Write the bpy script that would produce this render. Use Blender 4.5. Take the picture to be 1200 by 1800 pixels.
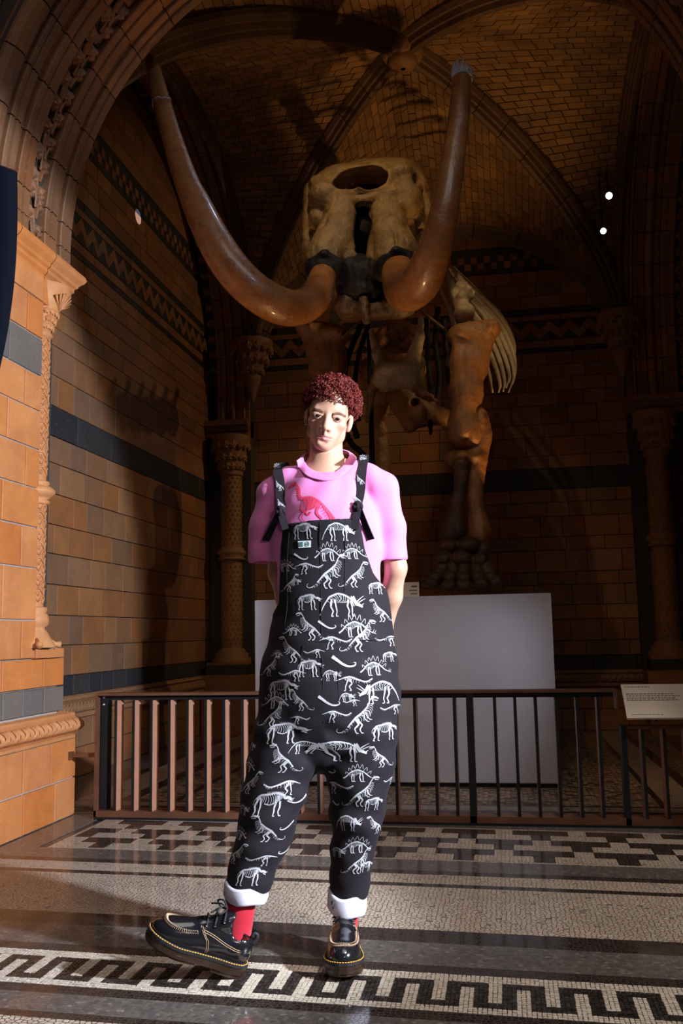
import bpy, bmesh, math, random
import numpy as np
from mathutils import Vector, Matrix
from mathutils.bvhtree import BVHTree
random.seed(7); RNG = np.random.default_rng(7)
for o in list(bpy.data.objects): bpy.data.objects.remove(o)
SC = bpy.context.scene
COL = SC.collection
rad = math.radians

# ------------------------------------------------------------------ camera
# room axes: x to the right, y into the bay, z up; the camera stands at the origin, 1 m above the floor
CH = 1.0
F_PX = 1610.0
YAW, PITCH, ROLL = rad(9.857), rad(7.541), rad(-1.098)
def _axes():
    cy, sy = math.cos(YAW), math.sin(YAW)
    fw = np.array([-sy*math.cos(PITCH), cy*math.cos(PITCH), math.sin(PITCH)])
    r0 = np.array([cy, sy, 0.0]); u0 = np.cross(r0, fw)
    r = math.cos(ROLL)*r0 + math.sin(ROLL)*u0
    u = -math.sin(ROLL)*r0 + math.cos(ROLL)*u0
    return r, u, fw
CR, CU, CF = _axes(); CC = np.array([0, 0, CH])
cam_d = bpy.data.cameras.new('camera'); cam = bpy.data.objects.new('camera', cam_d); COL.objects.link(cam)
cam_d.sensor_fit = 'VERTICAL'; cam_d.sensor_height = 36.0; cam_d.sensor_width = 24.0
cam_d.lens = F_PX/1800*36.0; cam_d.clip_start = 0.05; cam_d.clip_end = 100
cam.matrix_world = Matrix(((CR[0], CU[0], -CF[0], 0), (CR[1], CU[1], -CF[1], 0), (CR[2], CU[2], -CF[2], CH), (0, 0, 0, 1)))
SC.camera = cam
def ray(x, y): return CF + CR*(x-600)/F_PX - CU*(y-900)/F_PX
def at(x, y, Y):            # point seen at pixel x,y that stands at depth Y
    d = ray(x, y); return CC + d*(Y/d[1])
def atx(x, y, X):
    d = ray(x, y); return CC + d*(X/d[0])
def atz(x, y, z=0.0):
    d = ray(x, y); return CC + d*((z-CH)/d[2])
def proj(p):
    q = np.asarray(p, float)-CC; z = q@CF
    return 600+F_PX*(q@CR)/z, 900-F_PX*(q@CU)/z, z

# ------------------------------------------------------------------ world, lamps, exposure
SC.view_settings.view_transform = 'Standard'; SC.view_settings.look = 'None'
SC.view_settings.gamma = 1.0; SC.view_settings.use_curve_mapping = False
SC.view_settings.exposure = 0.0
W = bpy.data.worlds.new('world'); SC.world = W; W.use_nodes = True
W.node_tree.nodes['Background'].inputs[0].default_value = (0.55, 0.60, 0.80, 1)
W.node_tree.nodes['Background'].inputs[1].default_value = 0.045
def spot(name, loc, target, power, color, size=60, blend=0.4, radius=0.1):
    d = bpy.data.lights.new(name, 'SPOT'); o = bpy.data.objects.new(name, d); COL.objects.link(o)
    d.energy = power; d.color = color; d.spot_size = rad(size); d.spot_blend = blend; d.shadow_soft_size = radius
    o.location = loc
    o.rotation_euler = (Vector(target)-Vector(loc)).to_track_quat('-Z', 'Y').to_euler()
    return o
# assumed hard lamp on the right, in front of the arch
spot('assumed_key_lamp', (2.6, 1.6, 2.0), (-1.15, 3.10, 1.5), 1900, (0.78, 0.86, 1.0), 51, 0.18, 0.09)
# weak warm-pink fill added just right of the camera
spot('added_fill', (1.2, -0.5, 1.9), (-0.68, 3.0, 0.98), 72, (1.0, 0.74, 0.70), 32, 0.3, 0.22)
# assumed warm spots on the skeleton and the vault, without fittings
WARM = (1.0, 0.60, 0.25)
spot('assumed_skeleton_spot_high', (-0.75, 4.35, 4.95), (-0.75, 6.0, 3.65), 62, (1.0, 0.70, 0.36), 50, 0.7, 0.04)
spot('assumed_skeleton_spot_right', (1.05, 5.6, 4.7), (0.0, 6.9, 3.1), 40, (1.0, 0.74, 0.42), 34, 0.6, 0.04)
spot('assumed_tusk_uplight', (-0.95, 5.2, 0.06), (-1.05, 5.3, 3.3), 105, WARM, 46, 0.6, 0.03)
spot('assumed_vault_uplight', (0.80, 6.35, 0.2), (-1.3, 7.1, 5.6), 230, (1.0, 0.56, 0.20), 62, 0.7, 0.03)
spot('assumed_vault_uplight_left', (-2.25, 6.35, 0.2), (0.3, 7.4, 5.6), 15, (1.0, 0.56, 0.20), 60, 0.7, 0.04)
# the two little lamps under the vault on the right
spot('vault_lamp_upper', tuple(at(1070, 344, 8.55)+np.array([-0.07, -0.05, -0.06])), (-3.0, 8.2, 3.4), 50, (1.0, 0.66, 0.34), 70, 0.5, 0.02)
spot('vault_lamp_lower', tuple(at(1060, 406, 8.55)+np.array([-0.07, -0.03, -0.06])), (-2.95, 9.3, 1.3), 75, (1.0, 0.64, 0.30), 38, 0.4, 0.012)
# added cool spot, high on the right, putting a bluish highlight on the tusks
spot('added_tusk_spot', (2.4, 0.8, 6.0), (-1.1, 5.15, 4.2), 150, (0.50, 0.66, 1.0), 25, 0.7, 0.10)
spot('plinth_fill', (1.0, 5.1, 1.62), (-0.85, 6.13, 0.30), 40, (0.76, 0.82, 1.0), 52, 0.8, 0.10)  # added spot inside the bay that brightens the plinth front
spot('tusk_glint_spot', (-0.85, 5.75, 5.3), (-1.8, 5.15, 4.1), 15, (0.62, 0.74, 1.0), 62, 0.7, 0.07)  # cool spot added under the vault for the tusk's bluish highlight
# soft area light added overhead to brighten the open floor
al = bpy.data.lights.new('floor_fill', 'AREA'); al.energy = 75; al.size = 3.0; al.color = (1.0, 0.90, 0.82); ao = bpy.data.objects.new('floor_fill', al); COL.objects.link(ao); ao.location = (0.8, 1.2, 6.5)
spot('floor_fill_spot', (1.9, 1.0, 5.6), (0.45, 3.3, 0.0), 620, (1.0, 0.94, 0.88), 36, 0.7, 0.25)  # second added spot, brightens the floor on the right
# narrow bluish spot added for the patch of window light on the left wall
spot('wall_patch_spot', (1.1, 8.8, 4.6), tuple(atx(243, 381, -3.1)), 1600, (0.55, 0.64, 1.0), 1.7, 0.0, 0.002)

# ------------------------------------------------------------------ materials
def newmat(name):
    m = bpy.data.materials.new(name); m.use_nodes = True
    nt = m.node_tree; b = nt.nodes['Principled BSDF']
    return m, nt, b
def node(nt, t, **kw):
    n = nt.nodes.new(t)
    for k, v in kw.items(): setattr(n, k, v)
    return n
def ramp(nt, stops, fac):
    r = node(nt, 'ShaderNodeValToRGB'); cr = r.color_ramp
    while len(cr.elements) < len(stops): cr.elements.new(0.5)
    for e, (p, c) in zip(cr.elements, stops): e.position = p; e.color = (*c, 1)
    nt.links.new(fac, r.inputs[0]); return r.outputs[0]
def noise(nt, scale, detail=4, rough=0.55, coord='Object', dist=0.0):
    tc = node(nt, 'ShaderNodeTexCoord'); n = node(nt, 'ShaderNodeTexNoise')
    n.inputs['Scale'].default_value = scale; n.inputs['Detail'].default_value = detail; n.inputs['Roughness'].default_value = rough
    n.inputs['Distortion'].default_value = dist
    if coord == 'World':
        g = node(nt, 'ShaderNodeNewGeometry'); nt.links.new(g.outputs['Position'], n.inputs['Vector'])
    else: nt.links.new(tc.outputs[coord], n.inputs['Vector'])
    return n.outputs['Fac']
def mixc(nt, a, b, fac, mode='MIX'):
    m = node(nt, 'ShaderNodeMix', data_type='RGBA', blend_type=mode)
    for s, v in ((m.inputs[0], fac), (m.inputs[6], a), (m.inputs[7], b)):
        if hasattr(v, 'is_output'): nt.links.new(v, s)
        elif isinstance(v, (int, float)): s.default_value = v
        else: s.default_value = (*v, 1)
    return m.outputs[2]
def bump(nt, b, height, strength=0.3, dist=0.01):
    n = node(nt, 'ShaderNodeBump'); n.inputs['Strength'].default_value = strength; n.inputs['Distance'].default_value = dist
    nt.links.new(height, n.inputs['Height']); nt.links.new(n.outputs[0], b.inputs['Normal'])
def math_(nt, op, a, b=0.0):
    m = node(nt, 'ShaderNodeMath', operation=op)
    for s, v in ((m.inputs[0], a), (m.inputs[1], b)):
        if hasattr(v, 'is_output'): nt.links.new(v, s)
        else: s.default_value = v
    return m.outputs[0]
def piece_random(nt):
    oi = node(nt, 'ShaderNodeObjectInfo'); g = node(nt, 'ShaderNodeNewGeometry')
    return math_(nt, 'FRACT', math_(nt, 'ADD', math_(nt, 'MULTIPLY', oi.outputs['Random'], 7.31), g.outputs['Random Per Island']))
def masonry(name, stops, rough=0.62, stain=(0.10, 0.06, 0.035), amt=0.45, scale=5.0, bumpy=0.25):
    m, nt, b = newmat(name)
    base = ramp(nt, stops, piece_random(nt))
    st = ramp(nt, [(0.35, (0, 0, 0)), (0.75, (1, 1, 1))], noise(nt, scale, 6, 0.62, 'World', 0.6))
    c = mixc(nt, base, stain, math_(nt, 'MULTIPLY', st, amt))
    fine = noise(nt, 60, 3, 0.6, 'World')
    c = mixc(nt, c, (0.75, 0.62, 0.5), math_(nt, 'MULTIPLY', ramp(nt, [(0.55, (0, 0, 0)), (0.8, (1, 1, 1))], fine), 0.14))
    nt.links.new(c, b.inputs['Base Color']); b.inputs['Roughness'].default_value = rough
    bump(nt, b, fine, bumpy, 0.004)
    return m
def plain(name, col, rough=0.5, metal=0.0, spec=None, nscale=0, namt=0.2, col2=None, bumpy=0.0, bscale=200, coat=0.0, sheen=0.0):
    m, nt, b = newmat(name)
    if nscale:
        f = ramp(nt, [(0.35, (0, 0, 0)), (0.7, (1, 1, 1))], noise(nt, nscale, 5, 0.6))
        nt.links.new(mixc(nt, col, col2 or tuple(x*(1-namt) for x in col), f), b.inputs['Base Color'])
    else: b.inputs['Base Color'].default_value = (*col, 1)
    b.inputs['Roughness'].default_value = rough; b.inputs['Metallic'].default_value = metal
    if spec is not None: b.inputs['Specular IOR Level'].default_value = spec
    if coat: b.inputs['Coat Weight'].default_value = coat; b.inputs['Coat Roughness'].default_value = 0.08
    if sheen: b.inputs['Sheen Weight'].default_value = sheen
    if bumpy: bump(nt, b, noise(nt, bscale, 3), bumpy, 0.003)
    return m
TERRA = [(0.0, (0.34, 0.125, 0.038)), (0.2, (0.42, 0.18, 0.06)), (0.4, (0.27, 0.14, 0.07)), (0.6, (0.38, 0.14, 0.04)), (0.8, (0.23, 0.125, 0.072)), (1.0, (0.45, 0.205, 0.078))]
M = {}
M['terra'] = masonry('terracotta', TERRA)
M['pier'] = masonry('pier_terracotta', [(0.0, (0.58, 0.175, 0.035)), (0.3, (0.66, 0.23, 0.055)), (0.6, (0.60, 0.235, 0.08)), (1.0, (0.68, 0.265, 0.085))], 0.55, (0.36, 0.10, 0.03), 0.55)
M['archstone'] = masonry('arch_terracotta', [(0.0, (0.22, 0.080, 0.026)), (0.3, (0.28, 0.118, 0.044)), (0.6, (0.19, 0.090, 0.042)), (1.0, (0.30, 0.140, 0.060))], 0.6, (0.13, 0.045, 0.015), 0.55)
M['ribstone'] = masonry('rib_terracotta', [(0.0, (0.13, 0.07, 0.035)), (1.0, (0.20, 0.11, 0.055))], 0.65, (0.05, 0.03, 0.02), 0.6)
M['vault'] = masonry('vault_brick', [(0.0, (0.30, 0.14, 0.045)), (0.35, (0.38, 0.19, 0.06)), (0.65, (0.24, 0.12, 0.045)), (1.0, (0.44, 0.23, 0.08))], 0.7, (0.05, 0.03, 0.02), 0.75, 2.2)
M['greyterra'] = masonry('grey_terracotta', [(0.0, (0.125, 0.112, 0.105)), (0.5, (0.155, 0.132, 0.118)), (1.0, (0.18, 0.145, 0.12))], 0.55, (0.08, 0.07, 0.065), 0.4)
M['darkterra'] = masonry('blue_black_terracotta', [(0.0, (0.030, 0.032, 0.040)), (0.5, (0.038, 0.038, 0.042)), (1.0, (0.050, 0.046, 0.046))], 0.5, (0.022, 0.022, 0.028), 0.4)
M['mortar'] = plain('mortar', (0.055, 0.042, 0.035), 0.9)
M['mortar_light'] = plain('pale_mortar', (0.40, 0.35, 0.31), 0.9)
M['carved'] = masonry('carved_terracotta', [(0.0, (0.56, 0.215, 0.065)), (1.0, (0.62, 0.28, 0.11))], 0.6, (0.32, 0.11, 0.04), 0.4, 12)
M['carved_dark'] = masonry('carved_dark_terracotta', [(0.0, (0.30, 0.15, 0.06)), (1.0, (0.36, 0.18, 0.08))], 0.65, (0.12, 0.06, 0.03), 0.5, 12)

# ------------------------------------------------------------------ object helpers
def mesh_from(name, verts, faces, mat=None, smooth=False):
    me = bpy.data.meshes.new(name)
    me.from_pydata([tuple(v) for v in verts], [], [tuple(f) for f in faces])
    if mat is not None: me.materials.append(M[mat] if isinstance(mat, str) else mat)
    if smooth: me.polygons.foreach_set('use_smooth', [True]*len(me.polygons))
    me.update(); return me
def link(name, me, parent=None, loc=None):
    o = bpy.data.objects.new(name, me); COL.objects.link(o)
    if loc is not None: o.location = loc
    if parent is not None: o.parent = parent
    return o
def mobj(name, verts, faces, mat, parent=None, smooth=False):
    return link(name, mesh_from(name, verts, faces, mat, smooth), parent)
def tag(o, label=None, cat=None, group=None, kind=None):
    if label: o['label'] = label
    if cat: o['category'] = cat
    if group: o['group'] = group
    if kind: o['kind'] = kind
    return o
def empty(name, loc=(0, 0, 0), parent=None):
    o = bpy.data.objects.new(name, None); COL.objects.link(o); o.location = loc; o.empty_display_size = 0.1
    if parent is not None: o.parent = parent
    return o
BOXF = [(0, 3, 2, 1), (4, 5, 6, 7), (0, 1, 5, 4), (1, 2, 6, 5), (2, 3, 7, 6), (3, 0, 4, 7)]
class MB:
    """collects shapes for one mesh"""
    def __init__(s): s.v = []; s.f = []
    def add(s, v, f):
        n = len(s.v); s.v += [tuple(map(float, p)) for p in v]; s.f += [tuple(i+n for i in q) for q in f]; return s
    def box(s, a, b):
        x0, y0, z0 = a; x1, y1, z1 = b
        return s.add([(x0, y0, z0), (x1, y0, z0), (x1, y1, z0), (x0, y1, z0), (x0, y0, z1), (x1, y0, z1), (x1, y1, z1), (x0, y1, z1)], BOXF)
    def slab(s, quad, n, t, ch=0.0):
        """prism: quad = visible face (4 pts), n = unit normal out of it, thickness t behind it, chamfer ch"""
        q = np.asarray(quad, float); n = np.asarray(n, float)
        if n.ndim == 1: n = np.tile(n, (4, 1))
        c = q.mean(0)
        if ch > 0:
            d = c-q; L = np.linalg.norm(d, axis=1, keepdims=True)
            top = q + d/L*min(ch*1.41, L.min()*0.45); mid = q - n*ch; bot = q - n*t
            v = np.vstack([top, mid, bot])
            f = [(0, 1, 2, 3)]+[(i, i+4, (i+1) % 4+4, (i+1) % 4) for i in range(4)]+[(i+4, i+8, (i+1) % 4+8, (i+1) % 4+4) for i in range(4)]
        else:
            v = np.vstack([q, q-n*t]); f = [(0, 1, 2, 3)]+[(i, i+4, (i+1) % 4+4, (i+1) % 4) for i in range(4)]
        e1, e2 = q[1]-q[0], q[3]-q[0]
        if np.dot(np.cross(e1, e2), n[0]) < 0: f = [tuple(reversed(g)) for g in f]
        return s.add(v, f)
    def tube(s, pts, rads, seg=8, cap=True, flat=1.0, up=None):
        pts = [np.asarray(p, float) for p in pts]; n = len(pts)
        if not hasattr(rads, '__len__'): rads = [rads]*n
        T = [pts[min(i+1, n-1)]-pts[max(i-1, 0)] for i in range(n)]
        T = [t/(np.linalg.norm(t)+1e-12) for t in T]
        ref = np.array([0, 0, 1.0]) if up is None else np.asarray(up, float)
        if abs(T[0]@ref) > 0.95: ref = np.array([1.0, 0, 0])
        u = np.cross(T[0], ref); u /= np.linalg.norm(u)
        v = []
        for i in range(n):
            u = u-T[i]*(u@T[i]); u /= (np.linalg.norm(u)+1e-12); w = np.cross(T[i], u)
            for k in range(seg):
                a = 2*math.pi*k/seg
                v.append(pts[i]+rads[i]*(u*math.cos(a)+w*math.sin(a)*flat))
        f = []
        for i in range(n-1):
            for k in range(seg):
                a, b = i*seg+k, i*seg+(k+1) % seg
                f.append((a, b, b+seg, a+seg))
        if cap: f += [tuple(reversed(range(seg))), tuple(range((n-1)*seg, n*seg))]
        return s.add(v, f)
    def lathe(s, prof, c, seg=20, axis='z', a0=0, a1=2*math.pi):
        full = abs(a1-a0-2*math.pi) < 1e-6; k = seg if full else seg+1; v = []
        for r, h in prof:
            for i in range(k):
                a = a0+(a1-a0)*i/seg
                v.append((c[0]+r*math.cos(a), c[1]+r*math.sin(a), c[2]+h))
        f = []
        for j in range(len(prof)-1):
            for i in range(seg):
                i2 = (i+1) % k
                f.append((j*k+i, j*k+i2, (j+1)*k+i2, (j+1)*k+i))
        return s.add(v, f)
    def build(s, name, mat, parent=None, smooth=False):
        return mobj(name, s.v, s.f, mat, parent, smooth)

# ------------------------------------------------------------------ implicit-surface modelling (bones, figure, shoes)
class Vol:
    def __init__(s, xs, ys, zs):
        s.x, s.y, s.z = [np.asarray(a, np.float32) for a in (xs, ys, zs)]
        s.d = np.full((len(s.x), len(s.y), len(s.z)), 9.0, np.float32)
    @staticmethod
    def uni(lo, hi, h): return Vol(*[np.arange(lo[i], hi[i]+h, h) for i in range(3)])
    def sub(s, lo, hi):
        sl = []
        for a, l, h in zip((s.x, s.y, s.z), lo, hi):
            i0 = max(int(np.searchsorted(a, l))-1, 0); i1 = min(int(np.searchsorted(a, h))+1, len(a))
            sl.append(slice(i0, max(i1, i0+1)))
        return tuple(sl)
    def pts(s, sl): return s.x[sl[0]][:, None, None], s.y[sl[1]][None, :, None], s.z[sl[2]][None, None, :]
    def _put(s, sl, v, k, op):
        a = s.d[sl]
        if op == 'sub': a, v, sg = -a, v, -1
        else: sg = 1
        if k > 0:
            h = np.clip(0.5+0.5*(v-a)/k, 0, 1); r = v*(1-h)+a*h-k*h*(1-h)
        else: r = np.minimum(a, v)
        s.d[sl] = sg*r
    def cap(s, a, b, ra, rb=None, k=0.0, op='add', flat=None):
        """tapered capsule; flat=(unit axis, factor) squeezes it along an axis"""
        a, b = np.asarray(a, float), np.asarray(b, float); rb = ra if rb is None else rb
        m = max(ra, rb)*(1.3 if flat else 1.0)+k+0.02
        if flat and flat[1] > 1: m = max(ra, rb)*flat[1]+k+0.02
        sl = s.sub(np.minimum(a, b)-m, np.maximum(a, b)+m); x, y, z = s.pts(sl)
        ab = b-a; L = ab@ab+1e-9
        px, py, pz = x-a[0], y-a[1], z-a[2]
        t = np.clip((px*ab[0]+py*ab[1]+pz*ab[2])/L, 0, 1)
        qx, qy, qz = px-t*ab[0], py-t*ab[1], pz-t*ab[2]
        if flat:
            ax, fl = np.asarray(flat[0], float), flat[1]
            c = (qx*ax[0]+qy*ax[1]+qz*ax[2]); e = c*(1/fl-1)
            qx, qy, qz = qx+e*ax[0], qy+e*ax[1], qz+e*ax[2]
        v = np.sqrt(qx*qx+qy*qy+qz*qz)-(ra+(rb-ra)*t)
        s._put(sl, v.astype(np.float32), k, op); return s
    def chain(s, pts, rs, k=0.0, op='add', flat=None):
        for i in range(len(pts)-1): s.cap(pts[i], pts[i+1], rs[i], rs[i+1], k, op, flat)
        return s
    def ell(s, c, r, k=0.0, op='add', rot=None):
        c, r = np.asarray(c, float), np.asarray(r, float); m = r.max()+k+0.02
        sl = s.sub(c-m, c+m); x, y, z = s.pts(sl); p = [x-c[0], y-c[1], z-c[2]]
        if rot is not None:
            Rm = np.array(rot.to_3x3().transposed()) if hasattr(rot, 'to_3x3') else np.array(rot).T
            p = [Rm[i, 0]*p[0]+Rm[i, 1]*p[1]+Rm[i, 2]*p[2] for i in range(3)]
        k0 = np.sqrt((p[0]/r[0])**2+(p[1]/r[1])**2+(p[2]/r[2])**2)+1e-6
        k1 = np.sqrt((p[0]/r[0]**2)**2+(p[1]/r[1]**2)**2+(p[2]/r[2]**2)**2)+1e-6
        s._put(sl, (k0*(k0-1)/k1).astype(np.float32), k, op); return s
    def box(s, c, r, rnd=0.0, k=0.0, op='add', rot=None):
        c, r = np.asarray(c, float), np.asarray(r, float)-rnd; m = np.linalg.norm(r)+rnd+k+0.02
        sl = s.sub(c-m, c+m); x, y, z = s.pts(sl); p = [x-c[0], y-c[1], z-c[2]]
        if rot is not None:
            Rm = np.array(rot.to_3x3().transposed()); p = [Rm[i, 0]*p[0]+Rm[i, 1]*p[1]+Rm[i, 2]*p[2] for i in range(3)]
        q = [np.abs(p[i])-r[i] for i in range(3)]
        v = np.sqrt(sum(np.maximum(a, 0)**2 for a in q))+np.minimum(np.maximum(np.maximum(q[0], q[1]), q[2]), 0)-rnd
        s._put(sl, v.astype(np.float32), k, op); return s
    def mesh(s):
        d = s.d; n = d < 0
        nx, ny, nz = d.shape
        cnt = np.zeros((nx-1, ny-1, nz-1), np.uint8)
        for i in (0, 1):
            for j in (0, 1):
                for k in (0, 1): cnt += n[i:nx-1+i, j:ny-1+j, k:nz-1+k]
        act = (cnt > 0) & (cnt < 8); I, J, K = np.nonzero(act)
        idx = np.full(act.shape, -1, np.int64); idx[I, J, K] = np.arange(len(I))
        P = np.zeros((len(I), 3)); Wt = np.zeros(len(I)); co = (s.x, s.y, s.z)
        for ax in range(3):
            o1, o2 = [a for a in range(3) if a != ax]
            for u in (0, 1):
                for v in (0, 1):
                    A = [I, J, K]; A = [a.copy() for a in A]; A[o1] = A[o1]+u; A[o2] = A[o2]+v
                    B = [a.copy() for a in A]; B[ax] = B[ax]+1
                    da, db = d[A[0], A[1], A[2]], d[B[0], B[1], B[2]]
                    cr = (da < 0) != (db < 0); t = np.where(cr, da/(da-db+1e-12), 0)
                    pos = [None]*3
                    pos[ax] = co[ax][A[ax]]*(1-t)+co[ax][B[ax]]*t; pos[o1] = co[o1][A[o1]]; pos[o2] = co[o2][A[o2]]
                    for q in range(3): P[:, q] += np.where(cr, pos[q], 0)
                    Wt += cr
        P /= np.maximum(Wt, 1)[:, None]
        F = []
        for ax in range(3):
            o1, o2 = (ax+1) % 3, (ax+2) % 3
            a = np.moveaxis(n, ax, 0)[:-1]; b = np.moveaxis(n, ax, 0)[1:]
            cr = np.moveaxis(a != b, 0, ax); E = np.array(np.nonzero(cr))
            ok = (E[o1] > 0) & (E[o2] > 0) & (E[o1] < d.shape[o1]-1) & (E[o2] < d.shape[o2]-1); E = E[:, ok]
            ins = n[E[0], E[1], E[2]]
            qd = []
            for (u, v) in ((-1, -1), (0, -1), (0, 0), (-1, 0)):
                c = E.copy(); c[o1] += u; c[o2] += v; qd.append(idx[c[0], c[1], c[2]])
            qd = np.array(qd).T; qd[~ins] = qd[~ins][:, ::-1]; F.append(qd)
        F = np.vstack(F); F = F[(F >= 0).all(1)]
        return P, F
def fast_mesh(name, P, F, mat, smooth=True):
    me = bpy.data.meshes.new(name); P = np.asarray(P, np.float32); F = np.asarray(F, np.int32); k = F.shape[1]
    me.vertices.add(len(P)); me.vertices.foreach_set('co', P.ravel())
    me.loops.add(F.size); me.loops.foreach_set('vertex_index', F.ravel())
    me.polygons.add(len(F)); me.polygons.foreach_set('loop_start', np.arange(0, F.size, k, dtype=np.int32))
    me.polygons.foreach_set('use_smooth', [smooth]*len(F))
    if mat is not None: me.materials.append(M[mat] if isinstance(mat, str) else mat)
    me.update(calc_edges=True); me.validate(); return me
def fobj(name, P, F, mat, parent=None, smooth=True): return link(name, fast_mesh(name, P, F, mat, smooth), parent)
def smooth_pts(P, F, it=2, lam=0.5):
    E = np.vstack([F[:, [i, (i+1) % F.shape[1]]] for i in range(F.shape[1])])
    for _ in range(it):
        S = np.zeros_like(P); c = np.zeros(len(P))
        np.add.at(S, E[:, 0], P[E[:, 1]]); np.add.at(c, E[:, 0], 1)
        np.add.at(S, E[:, 1], P[E[:, 0]]); np.add.at(c, E[:, 1], 1)
        P = P*(1-lam)+lam*S/np.maximum(c, 1)[:, None]
    return P
def spline(pts, n):
    """Catmull-Rom through pts, n samples"""
    p = np.asarray(pts, float); p = np.vstack([2*p[0]-p[1], p, 2*p[-1]-p[-2]]); m = len(p)-3; out = []
    for t in np.linspace(0, m-1e-9, n):
        i = int(t); u = t-i; a, b, c, d = p[i:i+4]
        out.append(0.5*((2*b)+(-a+c)*u+(2*a-5*b+4*c-d)*u*u+(-a+3*b-3*c+d)*u**3))
    return np.array(out)
def fix_normals(o):
    bm = bmesh.new(); bm.from_mesh(o.data); bmesh.ops.recalc_face_normals(bm, faces=bm.faces); bm.to_mesh(o.data); bm.free()
# ================================================================== the setting
XL, XR, YB, YF = -3.1, 1.95, 9.567, 4.97        # bay walls; YF = far edge of the front arch
ACX, ACZ, AR = -0.647, 3.321, 1.858             # front arch circle
PX = -2.47                                      # face of the left front pier
# ---- generic planar blocks -------------------------------------------------
_bm = {}
def block_mesh(w, h, t, mat, ch=0.002, tri=None):
    """block in local frame: u along x, v along z, face towards -y; origin at face centre"""
    key = (round(w, 3), round(h, 3), t, mat, tri)
    if key not in _bm:
        mb = MB()
        if tri is None:
            mb.slab([(-w/2, 0, -h/2), (w/2, 0, -h/2), (w/2, 0, h/2), (-w/2, 0, h/2)], (0, -1, 0), t, ch)
        else:
            s = 1 if tri == 'up' else -1
            q = [(-w/2, 0, -s*h/2), (w/2, 0, -s*h/2), (0, 0, s*h/2)]
            v = q+[(x, t, z) for x, y, z in q]; f = [(0, 1, 2), (0, 3, 4, 1), (1, 4, 5, 2), (2, 5, 3, 0)]
            if s < 0: f = [tuple(reversed(g)) for g in f]
            mb.add(v, f)
        _bm[key] = mesh_from('block', mb.v, mb.f, mat)
    return _bm[key]
def place_block(name, parent, c, face, w, h, t, mat, tri=None, rough=0.0015):
    """face: angle of the outward normal about z (0 = facing -y)"""
    o = link(name, block_mesh(w, h, t, mat, tri=tri), parent)
    j = random.uniform(-rough, rough)
    n = (math.sin(face), -math.cos(face))
    o.location = (c[0]+n[0]*j, c[1]+n[1]*j, c[2]); o.rotation_euler = (0, 0, face)
    return o
WIDTHS = (0.30, 0.34, 0.26, 0.38, 0.22, 0.42)
def lay(parent, u0, u1, z0, z1, fn, face, mat, widths=WIDTHS, gap=0.006, ok=None, t=0.035, name='block', start=None):
    """one course from u0 to u1; fn(u) -> (x, y) of the wall face"""
    u = u0; first = True
    while u < u1-0.01:
        w = (start if (first and start) else random.choice(widths)); first = False
        if u1-(u+w) < 0.12: w = u1-u
        e = min(u+w, u1)
        if ok is None or ok((u+e)/2, (z0+z1)/2, e-u):
            x, y = fn((u+e)/2)
            place_block(name, parent, (x, y, (z0+z1)/2), face, e-u-gap, z1-z0-gap, t, mat)
        u = e
def structure(name, me, label, cat='wall'):
    o = link(name, me) if me else empty(name)
    return tag(o, label, cat, kind='structure')
# ---- floor -----------------------------------------------------------------
def mosaic(name, cols, grout, scale, rough=0.28, metric='EUCLIDEAN', stretch=(1, 1, 1), edge=0.06):
    m, nt, b = newmat(name)
    g = node(nt, 'ShaderNodeNewGeometry'); mp = node(nt, 'ShaderNodeVectorMath', operation='MULTIPLY')
    nt.links.new(g.outputs['Position'], mp.inputs[0]); mp.inputs[1].default_value = stretch
    v = node(nt, 'ShaderNodeTexVoronoi', voronoi_dimensions='2D', distance='EUCLIDEAN'); v.inputs['Scale'].default_value = scale
    v.inputs['Randomness'].default_value = 0.75
    e = node(nt, 'ShaderNodeTexVoronoi', voronoi_dimensions='2D', feature='DISTANCE_TO_EDGE'); e.inputs['Scale'].default_value = scale
    e.inputs['Randomness'].default_value = 0.75
    for n in (v, e): nt.links.new(mp.outputs[0], n.inputs['Vector'])
    sep = node(nt, 'ShaderNodeSeparateColor'); nt.links.new(v.outputs['Color'], sep.inputs[0])
    c = ramp(nt, cols, sep.outputs[0])
    k = ramp(nt, [(edge, (0, 0, 0)), (edge+0.05, (1, 1, 1))], e.outputs['Distance'])
    c = mixc(nt, grout, c, k)
    d = noise(nt, 1.7, 4, 0.6, 'World')
    c = mixc(nt, c, (0.10, 0.07, 0.05), math_(nt, 'MULTIPLY', ramp(nt, [(0.45, (0, 0, 0)), (0.85, (1, 1, 1))], d), 0.35))
    nt.links.new(c, b.inputs['Base Color'])
    nt.links.new(math_(nt, 'SUBTRACT', rough+0.3, math_(nt, 'MULTIPLY', k, 0.3)), b.inputs['Roughness'])
    bump(nt, b, k, 0.22, 0.001)
    return m
CREAM = [(0.0, (0.50, 0.42, 0.33)), (0.4, (0.62, 0.53, 0.43)), (0.75, (0.55, 0.45, 0.35)), (0.93, (0.66, 0.58, 0.48)), (1.0, (0.25, 0.19, 0.15))]
BLACKT = [(0.0, (0.012, 0.011, 0.011)), (0.5, (0.022, 0.019, 0.018)), (1.0, (0.036, 0.029, 0.026))]
GREYT = [(0.0, (0.085, 0.078, 0.072)), (0.5, (0.12, 0.105, 0.095)), (0.9, (0.15, 0.13, 0.115)), (1.0, (0.24, 0.21, 0.18))]
M['cream'] = mosaic('cream_mosaic', CREAM, (0.085, 0.045, 0.025), 58, 0.13)
M['black'] = mosaic('black_mosaic', BLACKT, (0.10, 0.06, 0.04), 62, 0.11, edge=0.02)
M['grey'] = mosaic('grey_mosaic', GREYT, (0.07, 0.06, 0.055), 75, 0.10, edge=0.01)
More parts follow.
